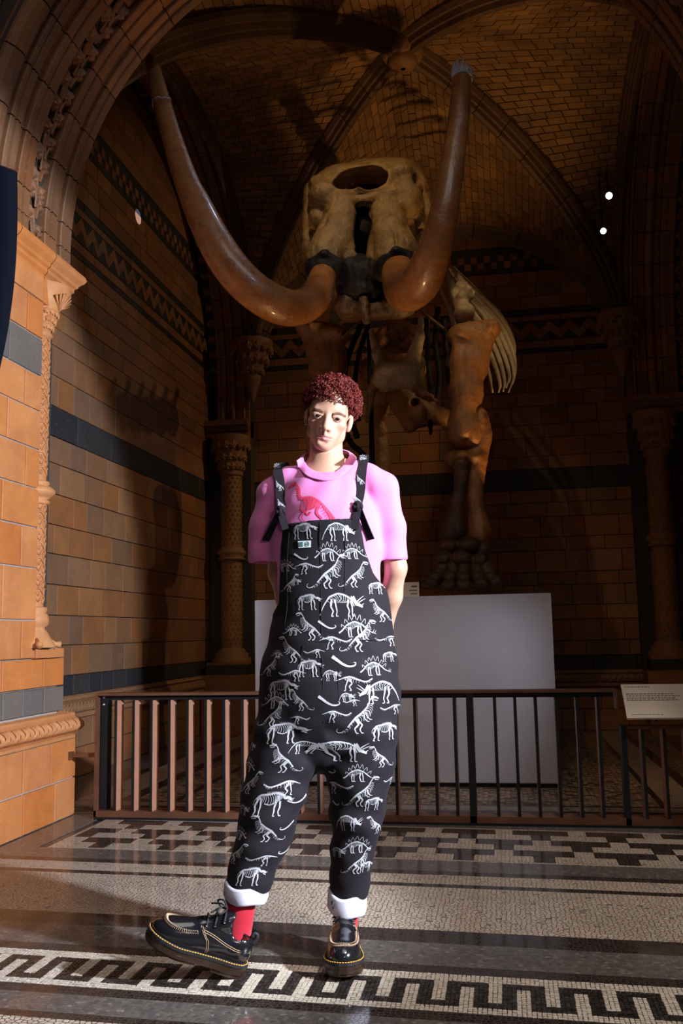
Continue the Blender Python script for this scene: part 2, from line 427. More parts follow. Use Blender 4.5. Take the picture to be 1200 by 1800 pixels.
M['speck'] = mosaic('speckled_mosaic', [(0.0, (0.045, 0.03, 0.022)), (0.35, (0.07, 0.045, 0.03)), (0.42, (0.40, 0.28, 0.17)), (1.0, (0.48, 0.35, 0.22))], (0.12, 0.08, 0.05), 30, 0.4, stretch=(1, 1.5, 1))
M['tess_w'] = masonry('white_tessera', [(0.0, (0.60, 0.52, 0.42)), (0.5, (0.72, 0.64, 0.54)), (1.0, (0.52, 0.44, 0.35))], 0.28, (0.4, 0.3, 0.2), 0.25)
M['tess_b'] = masonry('black_tessera', [(0.0, (0.018, 0.015, 0.014)), (0.5, (0.03, 0.025, 0.022)), (1.0, (0.05, 0.04, 0.035))], 0.24, (0.03, 0.02, 0.015), 0.3)
M['grout'] = plain('floor_grout', (0.11, 0.07, 0.045), 0.75)
SH = -0.043
def fy(Y, X): return Y+SH*X
mb = MB().box((-6, -3, -0.06), (5, YB+0.05, -0.006))
floor = structure('floor', mesh_from('floor', mb.v, mb.f, 'grout'), 'mosaic floor in black, cream and grey bands under the man and the barrier', 'floor')
def strip(name, ya, yb, mat, xa=-5.0, xb=4.0, z=0.0):
    v = [(xa, fy(ya, xa), z), (xb, fy(ya, xb), z), (xb, fy(yb, xb), z), (xa, fy(yb, xa), z)]
    mb = MB().slab(v, (0, 0, 1), 0.02); return mb.build(name, mat, floor)
bands = [(4.193, 4.013, 'grey', 'marble_band'), (4.013, 3.951, 'black', 'black_band'), (3.951, 3.815, 'cream', 'cream_band'), (3.815, 3.767, 'black', 'black_band'),
         (3.767, 3.24, 'cream', 'cream_field'), (3.24, 3.113, 'black', 'black_band'), (3.113, 2.913, 'grey', 'marble_band'), (2.913, 2.849, 'black', 'black_band'),
         (2.577, 2.52, 'black', 'black_band'), (2.52, 2.40, 'grey', 'marble_band'), (2.40, 2.36, 'black', 'black_band'), (2.36, 2.0, 'cream', 'cream_field'), (2.0, -2.5, 'grey', 'marble_band')]
for a, b, m, n in bands: strip(n, b, a, m)
# panel of inlaid tee shapes before the barrier
PXL, PXR, PT, PB = -2.20, 2.2, 4.878, 4.193
strip('marble_band', PT, PT+0.11, 'grey'); strip('marble_band', PB, PT, 'grey', -5, PXL-0.075)
strip('cream_band', PB, PB+0.022, 'cream', PXL-0.022, PXR); strip('cream_band', PT-0.022, PT, 'cream', PXL-0.022, PXR)
strip('cream_band', PB+0.022, PT-0.022, 'cream', PXL-0.022, PXL)
strip('grout_bed', PB, PT, 'black', PXL-0.075, PXR, -0.004)
rows, cell = 6, 0.088; rh = (PT-PB-0.044)/rows
for r in range(rows):
    z0 = PB+0.022+r*rh; k = (rows-1-r) % 4
    wide, off = (k in (1, 3)), (0 if k < 2 else 2)
    c = -4
    segs = []
    for j in range(-2, 16):
        cx = j*4+off
        a, b = (cx-1, cx+2) if wide else (cx, cx+1)
        segs.append((a, b, 'cream'))
        a2, b2 = (b, a+4); segs.append((a2, b2, 'black'))
    for a, b, m in segs:
        xa, xb = PXL+a*cell, PXL+b*cell
        xa, xb = max(xa, PXL), min(xb, 1.7)
        if xb-xa < 0.02: continue
        v = [(xa+.002, fy(z0+.002, xa), 0.001), (xb-.002, fy(z0+.002, xb), 0.001), (xb-.002, fy(z0+rh-.002, xb), 0.001), (xa+.002, fy(z0+rh-.002, xa), 0.001)]
        MB().slab(v, (0, 0, 1), 0.01).build('inlay_tile', m, floor)
# meander border of single tesserae, laid as a square wave
TS = 0.0129; nrow = 21; y_top = 2.849
tess = []
x0 = -1.75
for i in range(nrow):
    for j in range(int(3.05/TS)):
        pr = i-4; ph = j % 12
        blk = False
        if 0 <= pr < 14:
            if pr < 3: blk = ph < 9-0 and ph >= 0 and ph < 9
            elif pr >= 11: blk = ph >= 6 or ph < 3
            else: blk = ph < 3 or 6 <= ph < 9
            if pr < 3: blk = ph < 9
            if pr >= 11: blk = (ph >= 6) or (ph < 3)
        x = x0+j*TS; y = y_top-(i+1)*TS
        tess.append((x, y, blk))
def tess_quad(x, y):
    g = 0.0011; j = lambda: random.uniform(-0.0012, 0.0012); z = 0.0005+random.uniform(-0.0004, 0.0005)
    q = []
    for dx, dy in ((g, g), (TS-g, g), (TS-g, TS-g), (g, TS-g)):
        X = x+dx+j(); q.append((X, fy(y+dy+j(), X), z))
    return q
def vis(p):
    a, b, _ = proj(p); return 0 < a < 1200 and b < 1800
seen = [k for k, (x, y, b) in enumerate(tess) if vis((x, fy(y, x), 0))]
seen.sort(key=lambda k: tess[k][1]+0.0*tess[k][0]); near = set(seen[:300])
acc = {True: MB(), False: MB()}
for k, (x, y, blk) in enumerate(tess):
    q = tess_quad(x, y)
    if k in near: MB().slab(q, (0, 0, 1), 0.007).build('tessera', 'tess_b' if blk else 'tess_w', floor)
    else: acc[blk].slab(q, (0, 0, 1), 0.007)
for blk, mb in acc.items():
    tag(mb.build('tesserae', 'tess_b' if blk else 'tess_w', floor), kind='stuff')
strip('cream_band', 2.577, 2.849, 'cream', -5.0, x0); strip('cream_band', 2.577, 2.849, 'cream', x0+int(3.05/TS)*TS, 4.0)
# floor inside the bay
def rect(name, xa, xb, ya, yb, mat): return MB().slab([(xa, ya, 0), (xb, ya, 0), (xb, yb, 0), (xa, yb, 0)], (0, 0, 1), 0.012).build(name, mat, floor)
rect('black_band', -3.1, XR, 5.10, 5.16, 'black'); rect('cream_band', -3.1, XR, 5.16, 5.32, 'speck'); rect('black_band', -3.1, XR, 5.32, 5.37, 'black'); rect('cream_band', -3.1, XR, 5.37, 5.50, 'cream'); rect('black_band', -3.1, XR, 5.50, 5.53, 'black')
rect('speckled_field', -2.0, 0.82, 5.53, YB, 'speck')
for xa, xb, m in ((-3.1, -2.75, 'grey'), (-2.75, -2.67, 'black'), (-2.67, -2.4, 'cream'), (-2.4, -2.3, 'black'), (-2.3, -2.05, 'speck'), (-2.05, -2.0, 'black'), (0.82, 0.86, 'black'), (0.86, 1.06, 'cream'), (1.06, 1.14, 'black'), (1.14, 1.36, 'speck'), (1.36, 1.45, 'black'), (1.45, XR, 'grey')):
    rect('black_band' if m == 'black' else 'inlay_band', xa, xb, 5.53, YB, m)

# ---- left, back and right walls of the bay ---------------------------------
LOW = [0, 0.211, 0.434]; MID = [0.737, 0.953, 1.164, 1.378, 1.594, 1.80, 2.02, 2.238, 2.43]
UPL = [2.65, 2.874, 3.091, 3.229, 3.369, 3.507, 3.648, 3.783, 3.888]
BMID = [0.737, 0.884, 1.097, 1.241, 1.447, 1.579, 1.80, 1.937, 2.147, 2.296, 2.43]
BUP = [2.65, 2.784, 2.980, 3.118, 3.317, 3.468, 3.613, 3.750, 3.888]
TOPL = [4.37, 4.51, 4.65, 4.79]; TOP2 = [5.09, 5.24, 5.40, 5.56, 5.72, 5.9]
SCZ, SCY, SR = 3.70, 7.2, 2.17                     # side arches
def side_ok(u, z, w=0): return z < SCZ or math.hypot(u-SCY, z-SCZ) < SR+0.12
def back_ok(u, z, w=0): return z < 4.1 or z < back_arch((u-ACX)/1.95)+0.08
def back_arch(a):
    a = min(abs(a), 0.999); return 4.1+1.25*(1-a**2.0)**0.6
def bay_wall(name, label, fn, face, u0, u1, mid, up, okf):
    n = (math.sin(face), -math.cos(face)); P0, P1 = fn(u0), fn(u1); bk = 0.02
    a = (P0[0]-n[0]*bk, P0[1]-n[1]*bk); b = (P1[0]-n[0]*bk, P1[1]-n[1]*bk)
    mb = MB().slab([(a[0], a[1], -0.02), (b[0], b[1], -0.02), (b[0], b[1], 6.6), (a[0], a[1], 6.6)], (n[0], n[1], 0), 0.3)
    wall = structure(name, mesh_from(name, mb.v, mb.f, 'mortar'), label)
    def course(zs, mat='terra', **k):
        for i in range(len(zs)-1): lay(wall, u0, u1, zs[i], zs[i+1], fn, face, mat, ok=okf, start=random.choice((0.15, 0.22, 0.3)), **k)
    course(LOW); course(mid); course(up); course([0.594, 0.737], 'darkterra'); course([2.43, 2.65], 'darkterra', widths=(0.6, 0.5))
    course([3.888, 3.94], 'darkterra', widths=(0.6,)); course([3.94, 4.022]); course([4.022, 4.238], 'darkterra', widths=(0.6,)); course([4.238, 4.30]); course([4.30, 4.37], 'darkterra', widths=(0.6,))
    course(TOPL); course([4.79, 5.09], 'darkterra', widths=(0.6,)); course(TOP2)
    k = 0; u = u0+0.1
    while u < u1-0.1:                                  # zigzag of triangles, then two rows of small squares
        x, y = fn(u); pr = 0.006
        if okf(u, 4.2):
            place_block('zigzag_tile', wall, (x+n[0]*pr, y+n[1]*pr, 4.18), face, 0.198, 0.106, 0.03, 'terra', 'up', 0)
        x, y = fn(u+0.1)
        if okf(u+0.1, 4.1):
            place_block('zigzag_tile', wall, (x+n[0]*pr, y+n[1]*pr, 4.076), face, 0.198, 0.098, 0.03, 'terra', 'down', 0)
        u += 0.2
    u = u0+0.05; k = 0
    while u < u1-0.05:
        z = (4.885, 4.962)[k % 2]; x, y = fn(u)
        if okf(u, z+0.1): place_block('square_tile', wall, (x+n[0]*0.006, y+n[1]*0.006, z), face, 0.069, 0.075, 0.03, 'terra', None, 0)
        u += 0.0705; k += 1
    # skirting moulding with a carved roll
    pr = [(0.0, 0.594), (0.02, 0.585), (0.035, 0.565), (0.02, 0.55), (0.05, 0.54), (0.065, 0.51), (0.06, 0.48), (0.04, 0.465), (0.05, 0.45), (0.05, 0.434), (0.0, 0.434)]
    v = [(P0[0]+n[0]*d, P0[1]+n[1]*d, z) for d, z in pr]+[(P1[0]+n[0]*d, P1[1]+n[1]*d, z) for d, z in pr]; q = len(pr)
    f = [(i, i+1, i+1+q, i+q) for i in range(q-1)]
    if name != 'wall_left': f = [tuple(reversed(g)) for g in f]
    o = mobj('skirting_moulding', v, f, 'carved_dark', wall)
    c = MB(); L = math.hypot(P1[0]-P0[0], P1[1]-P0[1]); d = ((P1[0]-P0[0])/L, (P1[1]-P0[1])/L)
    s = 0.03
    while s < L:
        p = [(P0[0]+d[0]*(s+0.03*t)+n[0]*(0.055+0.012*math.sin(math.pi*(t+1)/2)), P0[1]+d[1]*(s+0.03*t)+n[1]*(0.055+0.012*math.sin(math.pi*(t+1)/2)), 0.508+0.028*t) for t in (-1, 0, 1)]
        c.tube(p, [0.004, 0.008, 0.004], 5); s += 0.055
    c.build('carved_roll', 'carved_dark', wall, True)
    return wall
def keep_largest(parent, base='block', n=300):
    """the n pieces that show largest stay single; the rest are joined"""
    ch = [o for o in parent.children if o.name.split('.')[0] == base]
    if len(ch) <= n: return
    def size(o):
        q = [o.matrix_basis @ v.co for v in o.data.vertices[:4]]; p = [proj(x) for x in q]
        cx, cy = sum(a[0] for a in p)/4, sum(a[1] for a in p)/4
        ar = abs(sum(p[k][0]*p[(k+1) % 4][1]-p[(k+1) % 4][0]*p[k][1] for k in range(4)))/2
        if not (0 < cx < 1200 and 0 < cy < 1800): return -1
        if 450 < cx < 970 and cy > 1050 and parent.name == 'wall_back': return 0.0     # behind the plinth
        return ar
    ch.sort(key=size, reverse=True); mb = MB(); mi = []; mats = []
    for o in ch[n:]:
        m = o.data.materials[0]
        if m not in mats: mats.append(m)
        mb.add([tuple(o.matrix_basis @ v.co) for v in o.data.vertices], [tuple(p.vertices) for p in o.data.polygons]); mi += [mats.index(m)]*len(o.data.polygons)
        bpy.data.objects.remove(o)
    f = mb.build('block_field', mats[0], parent)
    for m in mats[1:]: f.data.materials.append(m)
    f.data.polygons.foreach_set('material_index', mi); tag(f, kind='stuff')
wl_ = bay_wall('wall_left', 'terracotta block wall on the left with dark bands, zigzag and chequer friezes', lambda u: (XL, u), rad(90), 5.0, YB, MID, UPL, side_ok)
wb_ = bay_wall('wall_back', 'dim terracotta back wall behind the skeleton with zigzag frieze', lambda u: (u, YB), 0.0, XL, XR, BMID, BUP, back_ok)
keep_largest(wl_); keep_largest(wb_)
mb = MB().box((XR+0.02, 4.0, -0.02), (XR+0.3, YB+0.3, 6.6))
wr = structure('wall_right', mesh_from('wall_right', mb.v, mb.f, 'mortar'), 'right-hand wall of the bay beyond the corner column')
for zs in (LOW, MID, UPL):
    for i in range(len(zs)-1): lay(wr, 7.4, YB, zs[i], zs[i+1], lambda u: (XR, u), rad(-90), 'terra', ok=side_ok)
for a, b in ((0.594, 0.737), (2.43, 2.65)): lay(wr, 7.4, YB, a, b, lambda u: (XR, u), rad(-90), 'darkterra', ok=side_ok)

# ---- arches ----------------------------------------------------------------
def poly_block(prof, fn, t0, t1, n=3):
    """closed profile [(a, r)] swept from t0 to t1 by fn(a, r, t) -> xyz"""
    q = len(prof); v = []
    for i in range(n+1):
        t = t0+(t1-t0)*i/n
        v += [fn(a, r, t) for a, r in prof]
    f = [(i*q+j, i*q+(j+1) % q, (i+1)*q+(j+1) % q, (i+1)*q+j) for i in range(n) for j in range(q)]
    f += [tuple(reversed(range(q))), tuple(range(n*q, (n+1)*q))]
    return v, f
def rect_prof(a0, a1, r, t=0.07, c=0.006, g=0.002):
    a0 += g; a1 -= g
    mid = []
    if a1-a0 > 0.095:                              # a sunk line along wide blocks
        m = a0+0.42*(a1-a0); mid = [(m-0.010, r), (m-0.005, r+0.012), (m+0.006, r+0.012), (m+0.010, r-0.004), (m+0.024, r-0.004), (m+0.028, r)]
    return [(a0, r+t), (a0, r+c), (a0+c, r)]+mid+[(a1-c, r), (a1, r+c), (a1, r+t)]
def roll_prof(a0, a1, r, t=0.07, n=7):
    m = (a0+a1)/2; h = (a1-a0)/2-0.003
    return [(a0+0.003, r+t)]+[(m-h*math.cos(math.pi*i/n), r+h*(1-math.sin(math.pi*i/n))) for i in range(n+1)]+[(a1-0.003, r+t)]
def arch_fn(cx, cz): return lambda a, r, t: (cx+r*math.cos(t), a, cz+r*math.sin(t))
def side_fn(cy, cz): return lambda a, r, t: (a, cy+r*math.cos(t), cz+r*math.sin(t))
def leaf(mb, c, n, d, size, lobes=5, rise=0.35):
    """small carved leaf: lobed outline round a raised middle"""
    c, n, d = [np.asarray(x, float) for x in (c, n, d)]; s = np.cross(n, d); k = lobes*4
    v = [c+n*size*rise]
    for ring, (rr, hh) in enumerate(((0.55, rise*0.75), (1.0, 0.0))):
        for i in range(k):
            a = 2*math.pi*i/k; r = size*rr*(1-0.28*ring*(0.5-0.5*math.cos(lobes*a)) + 0.25*math.cos(a))
            v.append(c+d*math.cos(a)*r+s*math.sin(a)*r*0.8+n*size*(hh+(0.12*math.cos(lobes*a) if ring == 0 else 0)))
    f = [(0, 1+i, 1+(i+1) % k) for i in range(k)]+[(1+i, 1+k+i, 1+k+(i+1) % k, 1+(i+1) % k) for i in range(k)]
    mb.add(v, f)
def foliage_mesh(name, r, a0, a1, ang, mat, n=(2, 3)):
    """vine over one voussoir, at the crown of the ring (object is then turned about the axis)"""
    mb = MB(); m = (a0+a1)/2; w = (a1-a0)/2; st = []
    for i in range(9):
        t = -ang/2+ang*i/8; st.append((r*math.sin(t), m+0.35*w*math.sin(t/ang*2*math.pi*1.0), r*math.cos(t)))
    mb.tube([(x, y, z-0.012) for x, y, z in st], 0.013, 6)
    for i, (t, s) in enumerate(((-0.33, 1), (-0.08, -1), (0.2, 1), (0.42, -1))):
        t *= ang; nn = (-math.sin(t), 0, -math.cos(t))
        leaf(mb, (r*math.sin(t), m+s*0.44*w, r*math.cos(t)-0.002), nn, (0.75*math.cos(t), s*0.6, 0), w*0.80, 5, 0.45)
        mb.tube([(r*math.sin(t-0.05), m+0.1*s*w, r*math.cos(t-0.05)-0.02), (r*math.sin(t), m+s*0.3*w, r*math.cos(t)-0.025)], [0.008, 0.005], 5)
    me = mesh_from(name, mb.v, mb.f, mat, False); return me
wf = structure('wall_front', None, 'pale orange front pier and moulded round arch framing the bay')
af = arch_fn(ACX, ACZ); NV = 20; DA = math.pi/NV; OFF = rad(4.4)
arch_core = poly_block([(YF-0.02, AR+0.045), (YF-0.02, AR+0.6), (3.55, AR+0.6), (3.55, AR+0.26), (3.78, AR+0.2), (3.98, AR+0.2), (3.99, AR+0.045)], af, -0.02, math.pi+0.02, 48)
arch = mobj('arch', *arch_core, 'mortar', wf); fix_normals(arch)
STR = [('block', 4.97, 4.835, 0.0), ('moulding', 4.835, 4.785, 0.022), ('block', 4.785, 4.645, 0.0), ('foliage_bed', 4.645, 4.47, 0.045), ('block', 4.47, 4.325, 0.0), ('moulding', 4.325, 4.275, 0.022), ('block', 4.275, 4.165, 0.0), ('roll', 4.165, 3.985, 0.0), ('foliage_bed', 3.985, 3.80, 0.185), ('fillet', 3.80, 3.70, 0.16), ('face_block', 3.70, 3.55, 0.12)]
ts = [0.0]+[OFF+DA*k for k in range(NV) if OFF+DA*k < math.pi-0.01]+[math.pi]
for i in range(len(ts)-1):
    t0, t1 = ts[i]+0.0022, ts[i+1]-0.0022
    for nm, b, a, dr in STR:
        pr = roll_prof(a, b, AR+dr-0.02, 0.12) if nm == 'roll' else rect_prof(a, b, AR+dr)
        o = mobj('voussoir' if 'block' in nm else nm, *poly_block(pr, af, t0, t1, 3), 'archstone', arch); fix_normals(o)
for sgn in (1, -1):                                   # short upright start of the arch above the abacus
    for nm, b, a, dr in STR:
        pr = roll_prof(a, b, AR+dr-0.02, 0.12) if nm == 'roll' else rect_prof(a, b, AR+dr)
        o = mobj('springer', *poly_block(pr, lambda y, r, z: (ACX+sgn*r, y, z), 3.195, ACZ-0.003, 1), 'archstone', arch); fix_normals(o)
MB().box((ACX-AR-0.6, 3.6, 3.19), (ACX-AR-0.046, YF-0.02, ACZ)).build('springer_core', 'mortar', arch); MB().box((ACX+AR+0.046, 3.6, 3.19), (ACX+AR+0.6, YF-0.02, ACZ)).build('springer_core', 'mortar', arch)
fol1 = foliage_mesh('carved_foliage', AR+0.035, 4.475, 4.64, DA, 'archstone'); fol2 = foliage_mesh('carved_foliage', AR+0.17, 3.80, 3.985, DA*0.75, 'archstone')
for i in range(len(ts)-1):
    o = link('carved_foliage', fol1, arch); o.location = (ACX, 0, ACZ); o.rotation_euler = (0, math.pi/2-(ts[i]+ts[i+1])/2, 0)
for i in range(27):
    o = link('carved_foliage', fol2, arch); o.location = (ACX, 0, ACZ); o.rotation_euler = (0, math.pi/2-(i+0.5)*math.pi/27, 0)
# spandrel above the arch and the wall to either side (outside the picture, closes the bay)
sp = MB()
def spandrel(x0, x1, n=20):
    for i in range(n):
        a, b = x0+(x1-x0)*i/n, x0+(x1-x0)*(i+1)/n
        za, zb = [ACZ+math.sqrt(max((AR+0.3)**2-(x-ACX)**2, 0)) if abs(x-ACX) < AR+0.3 else ACZ for x in (a, b)]
        sp.add([(a, 3.6, za), (b, 3.6, zb), (b, 3.6, 8.0), (a, 3.6, 8.0), (a, 4.9, za), (b, 4.9, zb), (b, 4.9, 8.0), (a, 4.9, 8.0)], BOXF)
spandrel(ACX-AR-0.3, ACX+AR+0.3, 24)
sp.box((-6.5, 3.6, 0), (-3.1, 4.9, 8.0)); sp.box((1.81, 3.6, 0), (5.5, 4.9, 8.0))
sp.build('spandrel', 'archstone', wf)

# ---- left front pier (and its twin to the right of the frame) ---------------
def pier(mirror):
    sx = (lambda x: 2*ACX-x) if mirror else (lambda x: x)
    fc = rad(-90) if mirror else rad(90)
    core = MB()
    def bx(x0, x1, y0, y1, z0, z1): core.box((min(sx(x0), sx(x1)), y0, z0), (max(sx(x0), sx(x1)), y1, z1))
    bx(-3.09, PX-0.012, 3.62, 5.075, 0, 0.43); bx(-3.05, PX-0.03, 3.66, 4.90, 0.43, 0.95); bx(-3.05, PX-0.012, 3.66, 4.58, 0.95, 3.2); bx(-3.09, PX-0.17, 3.66, 4.9, 0.95, 3.2)
    p = core.build('pier', 'mortar_light', wf)
    def face(u0, u1, z0, z1, mat='pier', start=None, **k):
        lay(p, u0, u1, z0, z1, lambda u: (sx(PX), u), fc, mat, t=0.03, start=start, gap=0.009, **k)
    BIG = (0.40, 0.44, 0.36)
    face(3.62, 5.09, 0, 0.211, start=0.98-0.1, widths=(0.34, 0.27)); face(3.62, 5.09, 0.211, 0.434, start=0.87, widths=(0.36, 0.30))
    face(3.66, 4.92, 0.599, 0.738, 'greyterra', start=0.61, widths=(0.2, 0.22)); face(3.66, 4.92, 0.738, 0.896, start=0.60, widths=(0.42, 0.30))
    jo = [0.896, 1.10, 1.377, 1.597, 1.81, 2.026, 2.242, 2.442]
    for i in range(len(jo)-1): face(3.66, 4.588, jo[i], jo[i+1], start=(0.78, 0.58, 0.75, 0.55)[i % 4], widths=BIG)
    face(3.66, 4.588, 2.442, 2.656, 'greyterra', start=0.58, widths=(0.4,))
    face(3.66, 4.588, 2.656, 2.871, start=0.75, widths=BIG); face(3.66, 4.588, 2.871, 3.016, start=0.58, widths=BIG)
    place_block('block', p, (sx(PX), 4.755, 0.922), fc, 0.315, 0.05, 0.03, 'pier')
    # far faces of the pier, seen past the edge from the right
    for z0, z1, ye in ((0, 0.211, 5.09), (0.211, 0.434, 5.09), (0.599, 0.738, 4.92), (0.738, 0.896, 4.92)):
        for xa, xb in ((-2.80, PX-0.004), (-3.08, -2.80)):
            c = sx((xa+xb)/2)
            place_block('block', p, (c, ye, (z0+z1)/2), rad(180), xb-xa-0.006, z1-z0-0.006, 0.03, 'greyterra' if z0 == 0.599 else 'pier')
    # base moulding: chamfer, carved torus, fillets
    pr = [(0.03, 0.434), (0.03, 0.45), (0.012, 0.458)]+[(0.02+0.042*math.sin(math.pi*i/8), 0.462+0.095*i/8) for i in range(9)]+[(0.022, 0.562), (0.022, 0.575), (-0.03, 0.601)]
    path = [(PX-0.03, 3.62, 1, 0), (PX-0.03, 5.06, 1, 1), (-3.08, 5.06, 0, 1)]
    v = []; q = len(pr)
    for x, y, ox, oy in path:
        for d, z in pr: v.append((sx(x+ox*d), y+oy*d*(1.0 if d > 0 else 5.2), z))
    f = [(i*q+j, (i+1)*q+j, (i+1)*q+j+1, i*q+j+1) for i in range(2) for j in range(q-1)]
    if mirror: f = [tuple(reversed(g)) for g in f]
    o = mobj('base_moulding', v, f, 'carved', p); fix_normals(o) if False else None
    c = MB(); y = 3.7
    k = 0
    while y < 5.05:                                        # acanthus strokes on the torus
        for m_ in range(3):
            a = [(sx(PX+0.0+0.036*math.sin(math.pi*t)+0.004), y+0.012*m_+0.03*math.sin(t*2.6+(0 if k % 2 else 0.5)), 0.468+0.083*t) for t in np.linspace(0.05, 0.95, 6)]
            c.tube(a, [0.003, 0.006, 0.0065, 0.006, 0.005, 0.003], 5)
        y += 0.048; k += 1
    c.build('carved_torus', 'carved', p, True)
    # nook shaft, carved with scales
    cx, cy, r = PX-0.065, 4.655, 0.062
    cc = (sx(cx), cy, 0)
    sh = MB().lathe([(r, 1.17), (r, 2.70)], cc, 18); s_ = sh.build('nook_shaft', 'carved', p, True)
    sc = MB(); z = 1.20; k = 0
    while z < 2.69:
        if not 1.74 < z < 1.88:
            for j in range(6):
                a = (j+0.5*(k % 2))*math.pi/3
                pts = [(cc[0]+(r+0.002)*math.cos(a+t*0.5), cy+(r+0.002)*math.sin(a+t*0.5), z+0.032*(1-t*t)) for t in np.linspace(-1, 1, 7)]
                sc.tube(pts, [0.003, 0.0055, 0.006, 0.006, 0.006, 0.0055, 0.003], 4)
                for b in (-0.4, 0, 0.4):
                    sc.tube([(cc[0]+(r+0.001)*math.cos(a+b*0.15), cy+(r+0.001)*math.sin(a+b*0.15), z-0.012), (cc[0]+(r+0.001)*math.cos(a+b*0.5), cy+(r+0.001)*math.sin(a+b*0.5), z+0.016)], 0.003, 4)
        z += 0.042; k += 1
    sc.build('scale_carving', 'carved', s_, True)
    ring = MB().lathe([(r, 1.735), (r+0.02, 1.74), (r+0.022, 1.755), (r+0.008, 1.765), (r+0.03, 1.78), (r+0.05, 1.80), (r+0.05, 1.815), (r+0.03, 1.835), (r+0.012, 1.84), (r+0.02, 1.855), (r+0.018, 1.865), (r, 1.87)], cc, 20)
    ring.build('shaft_ring', 'carved', p, True)
    ba = MB().lathe([(r+0.07, 0.955), (r+0.068, 0.97), (r+0.045, 1.0), (r+0.03, 1.03), (r+0.012, 1.05), (r+0.012, 1.065), (r+0.03, 1.075), (r+0.032, 1.105), (r+0.026, 1.13), (r+0.014, 1.14), (r+0.022, 1.155), (r+0.02, 1.17), (r, 1.175)], cc, 20)
    for j in range(4):
        a = math.pi/4+j*math.pi/2; ba.tube([(cc[0]+(r+0.03)*math.cos(a), cy+(r+0.03)*math.sin(a), 1.0), (cc[0]+(r+0.07)*math.cos(a), cy+(r+0.07)*math.sin(a), 0.972), (cc[0]+(r+0.10)*math.cos(a), cy+(r+0.10)*math.sin(a), 0.968)], [0.012, 0.013, 0.02], 8)
    ba.build('shaft_base', 'carved', p, True)
    # capital: bell, shell and leaves, then the moulded abacus
    bell = MB().lathe([(r+0.002, 2.69), (r+0.016, 2.70), (r+0.016, 2.712), (r+0.004, 2.72), (r+0.014, 2.78), (r+0.035, 2.86), (r+0.075, 2.94), (r+0.098, 2.985), (r+0.104, 3.02)], cc, 24)
    sg = -1 if mirror else 1
    def lean(mb): mb.v = [(x-sg*0.035*max(z-2.72, 0)/0.3, y+0.10*max(z-2.72, 0)/0.3, z) for x, y, z in mb.v]; return mb
    cap_ = lean(bell).build('capital', 'carved', p, True)
    cv = MB()
    for j in range(6):
        a = -0.7+j*0.40
        aa = a if not mirror else math.pi-a
        for z, s_r in ((2.755, 0.012), (2.80, 0.022), (2.845, 0.034)):
            leaf(cv, (cc[0]+(r+s_r)*math.cos(aa+(0.2 if z == 2.80 else 0)), cy+(r+s_r)*math.sin(aa+(0.2 if z == 2.80 else 0)), z), (math.cos(aa), math.sin(aa), -0.2), (0, 0, 1), 0.028, 5, 0.4)
    for j in range(9):
        a = -0.55+j*0.17
        aa = a if not mirror else math.pi-a; a1 = 0.15 if not mirror else math.pi-0.15
        cv.tube([(cc[0]+(r+0.042)*math.cos(a1), cy+(r+0.042)*math.sin(a1), 2.875), (cc[0]+(r+0.099)*math.cos(aa), cy+(r+0.099)*math.sin(aa), 2.985-0.05*abs(j-4)/4)], [0.003, 0.008], 5)
    lean(cv).build('shell_carving', 'carved', cap_, True)
    place_block('block', p, (sx(PX), 4.63, 2.943), fc, 0.08, 0.14, 0.03, 'pier')
    pr = [(-0.02, 3.016), (0.012, 3.016), (0.012, 3.04), (0.03, 3.055), (0.03, 3.075), (0.045, 3.085), (0.05, 3.10), (0.075, 3.125), (0.085, 3.145), (0.078, 3.165), (0.05, 3.185), (-0.1, 3.20)]
    segs = [(3.66, 4.22), (4.225, 4.60), (4.605, 4.99)]
    q = len(pr)
    for i, (ya, yb) in enumerate(segs):
        v = [(sx(PX-0.02+d), ya, z) for d, z in pr]
        if i == 2: v += [(sx(PX-0.02+d), yb-0.09+d, z) for d, z in pr]+[(sx(-2.9), yb-0.09+d, z) for d, z in pr]
        else: v += [(sx(PX-0.02+d), yb, z) for d, z in pr]
        f = [(k*q+j, (k+1)*q+j, (k+1)*q+j+1, k*q+j+1) for k in range(2 if i == 2 else 1) for j in range(q-1)]
        if mirror: f = [tuple(reversed(g)) for g in f]
        mobj('abacus_block', v, f, 'pier', p)
    return p
pier(False); pier(True)

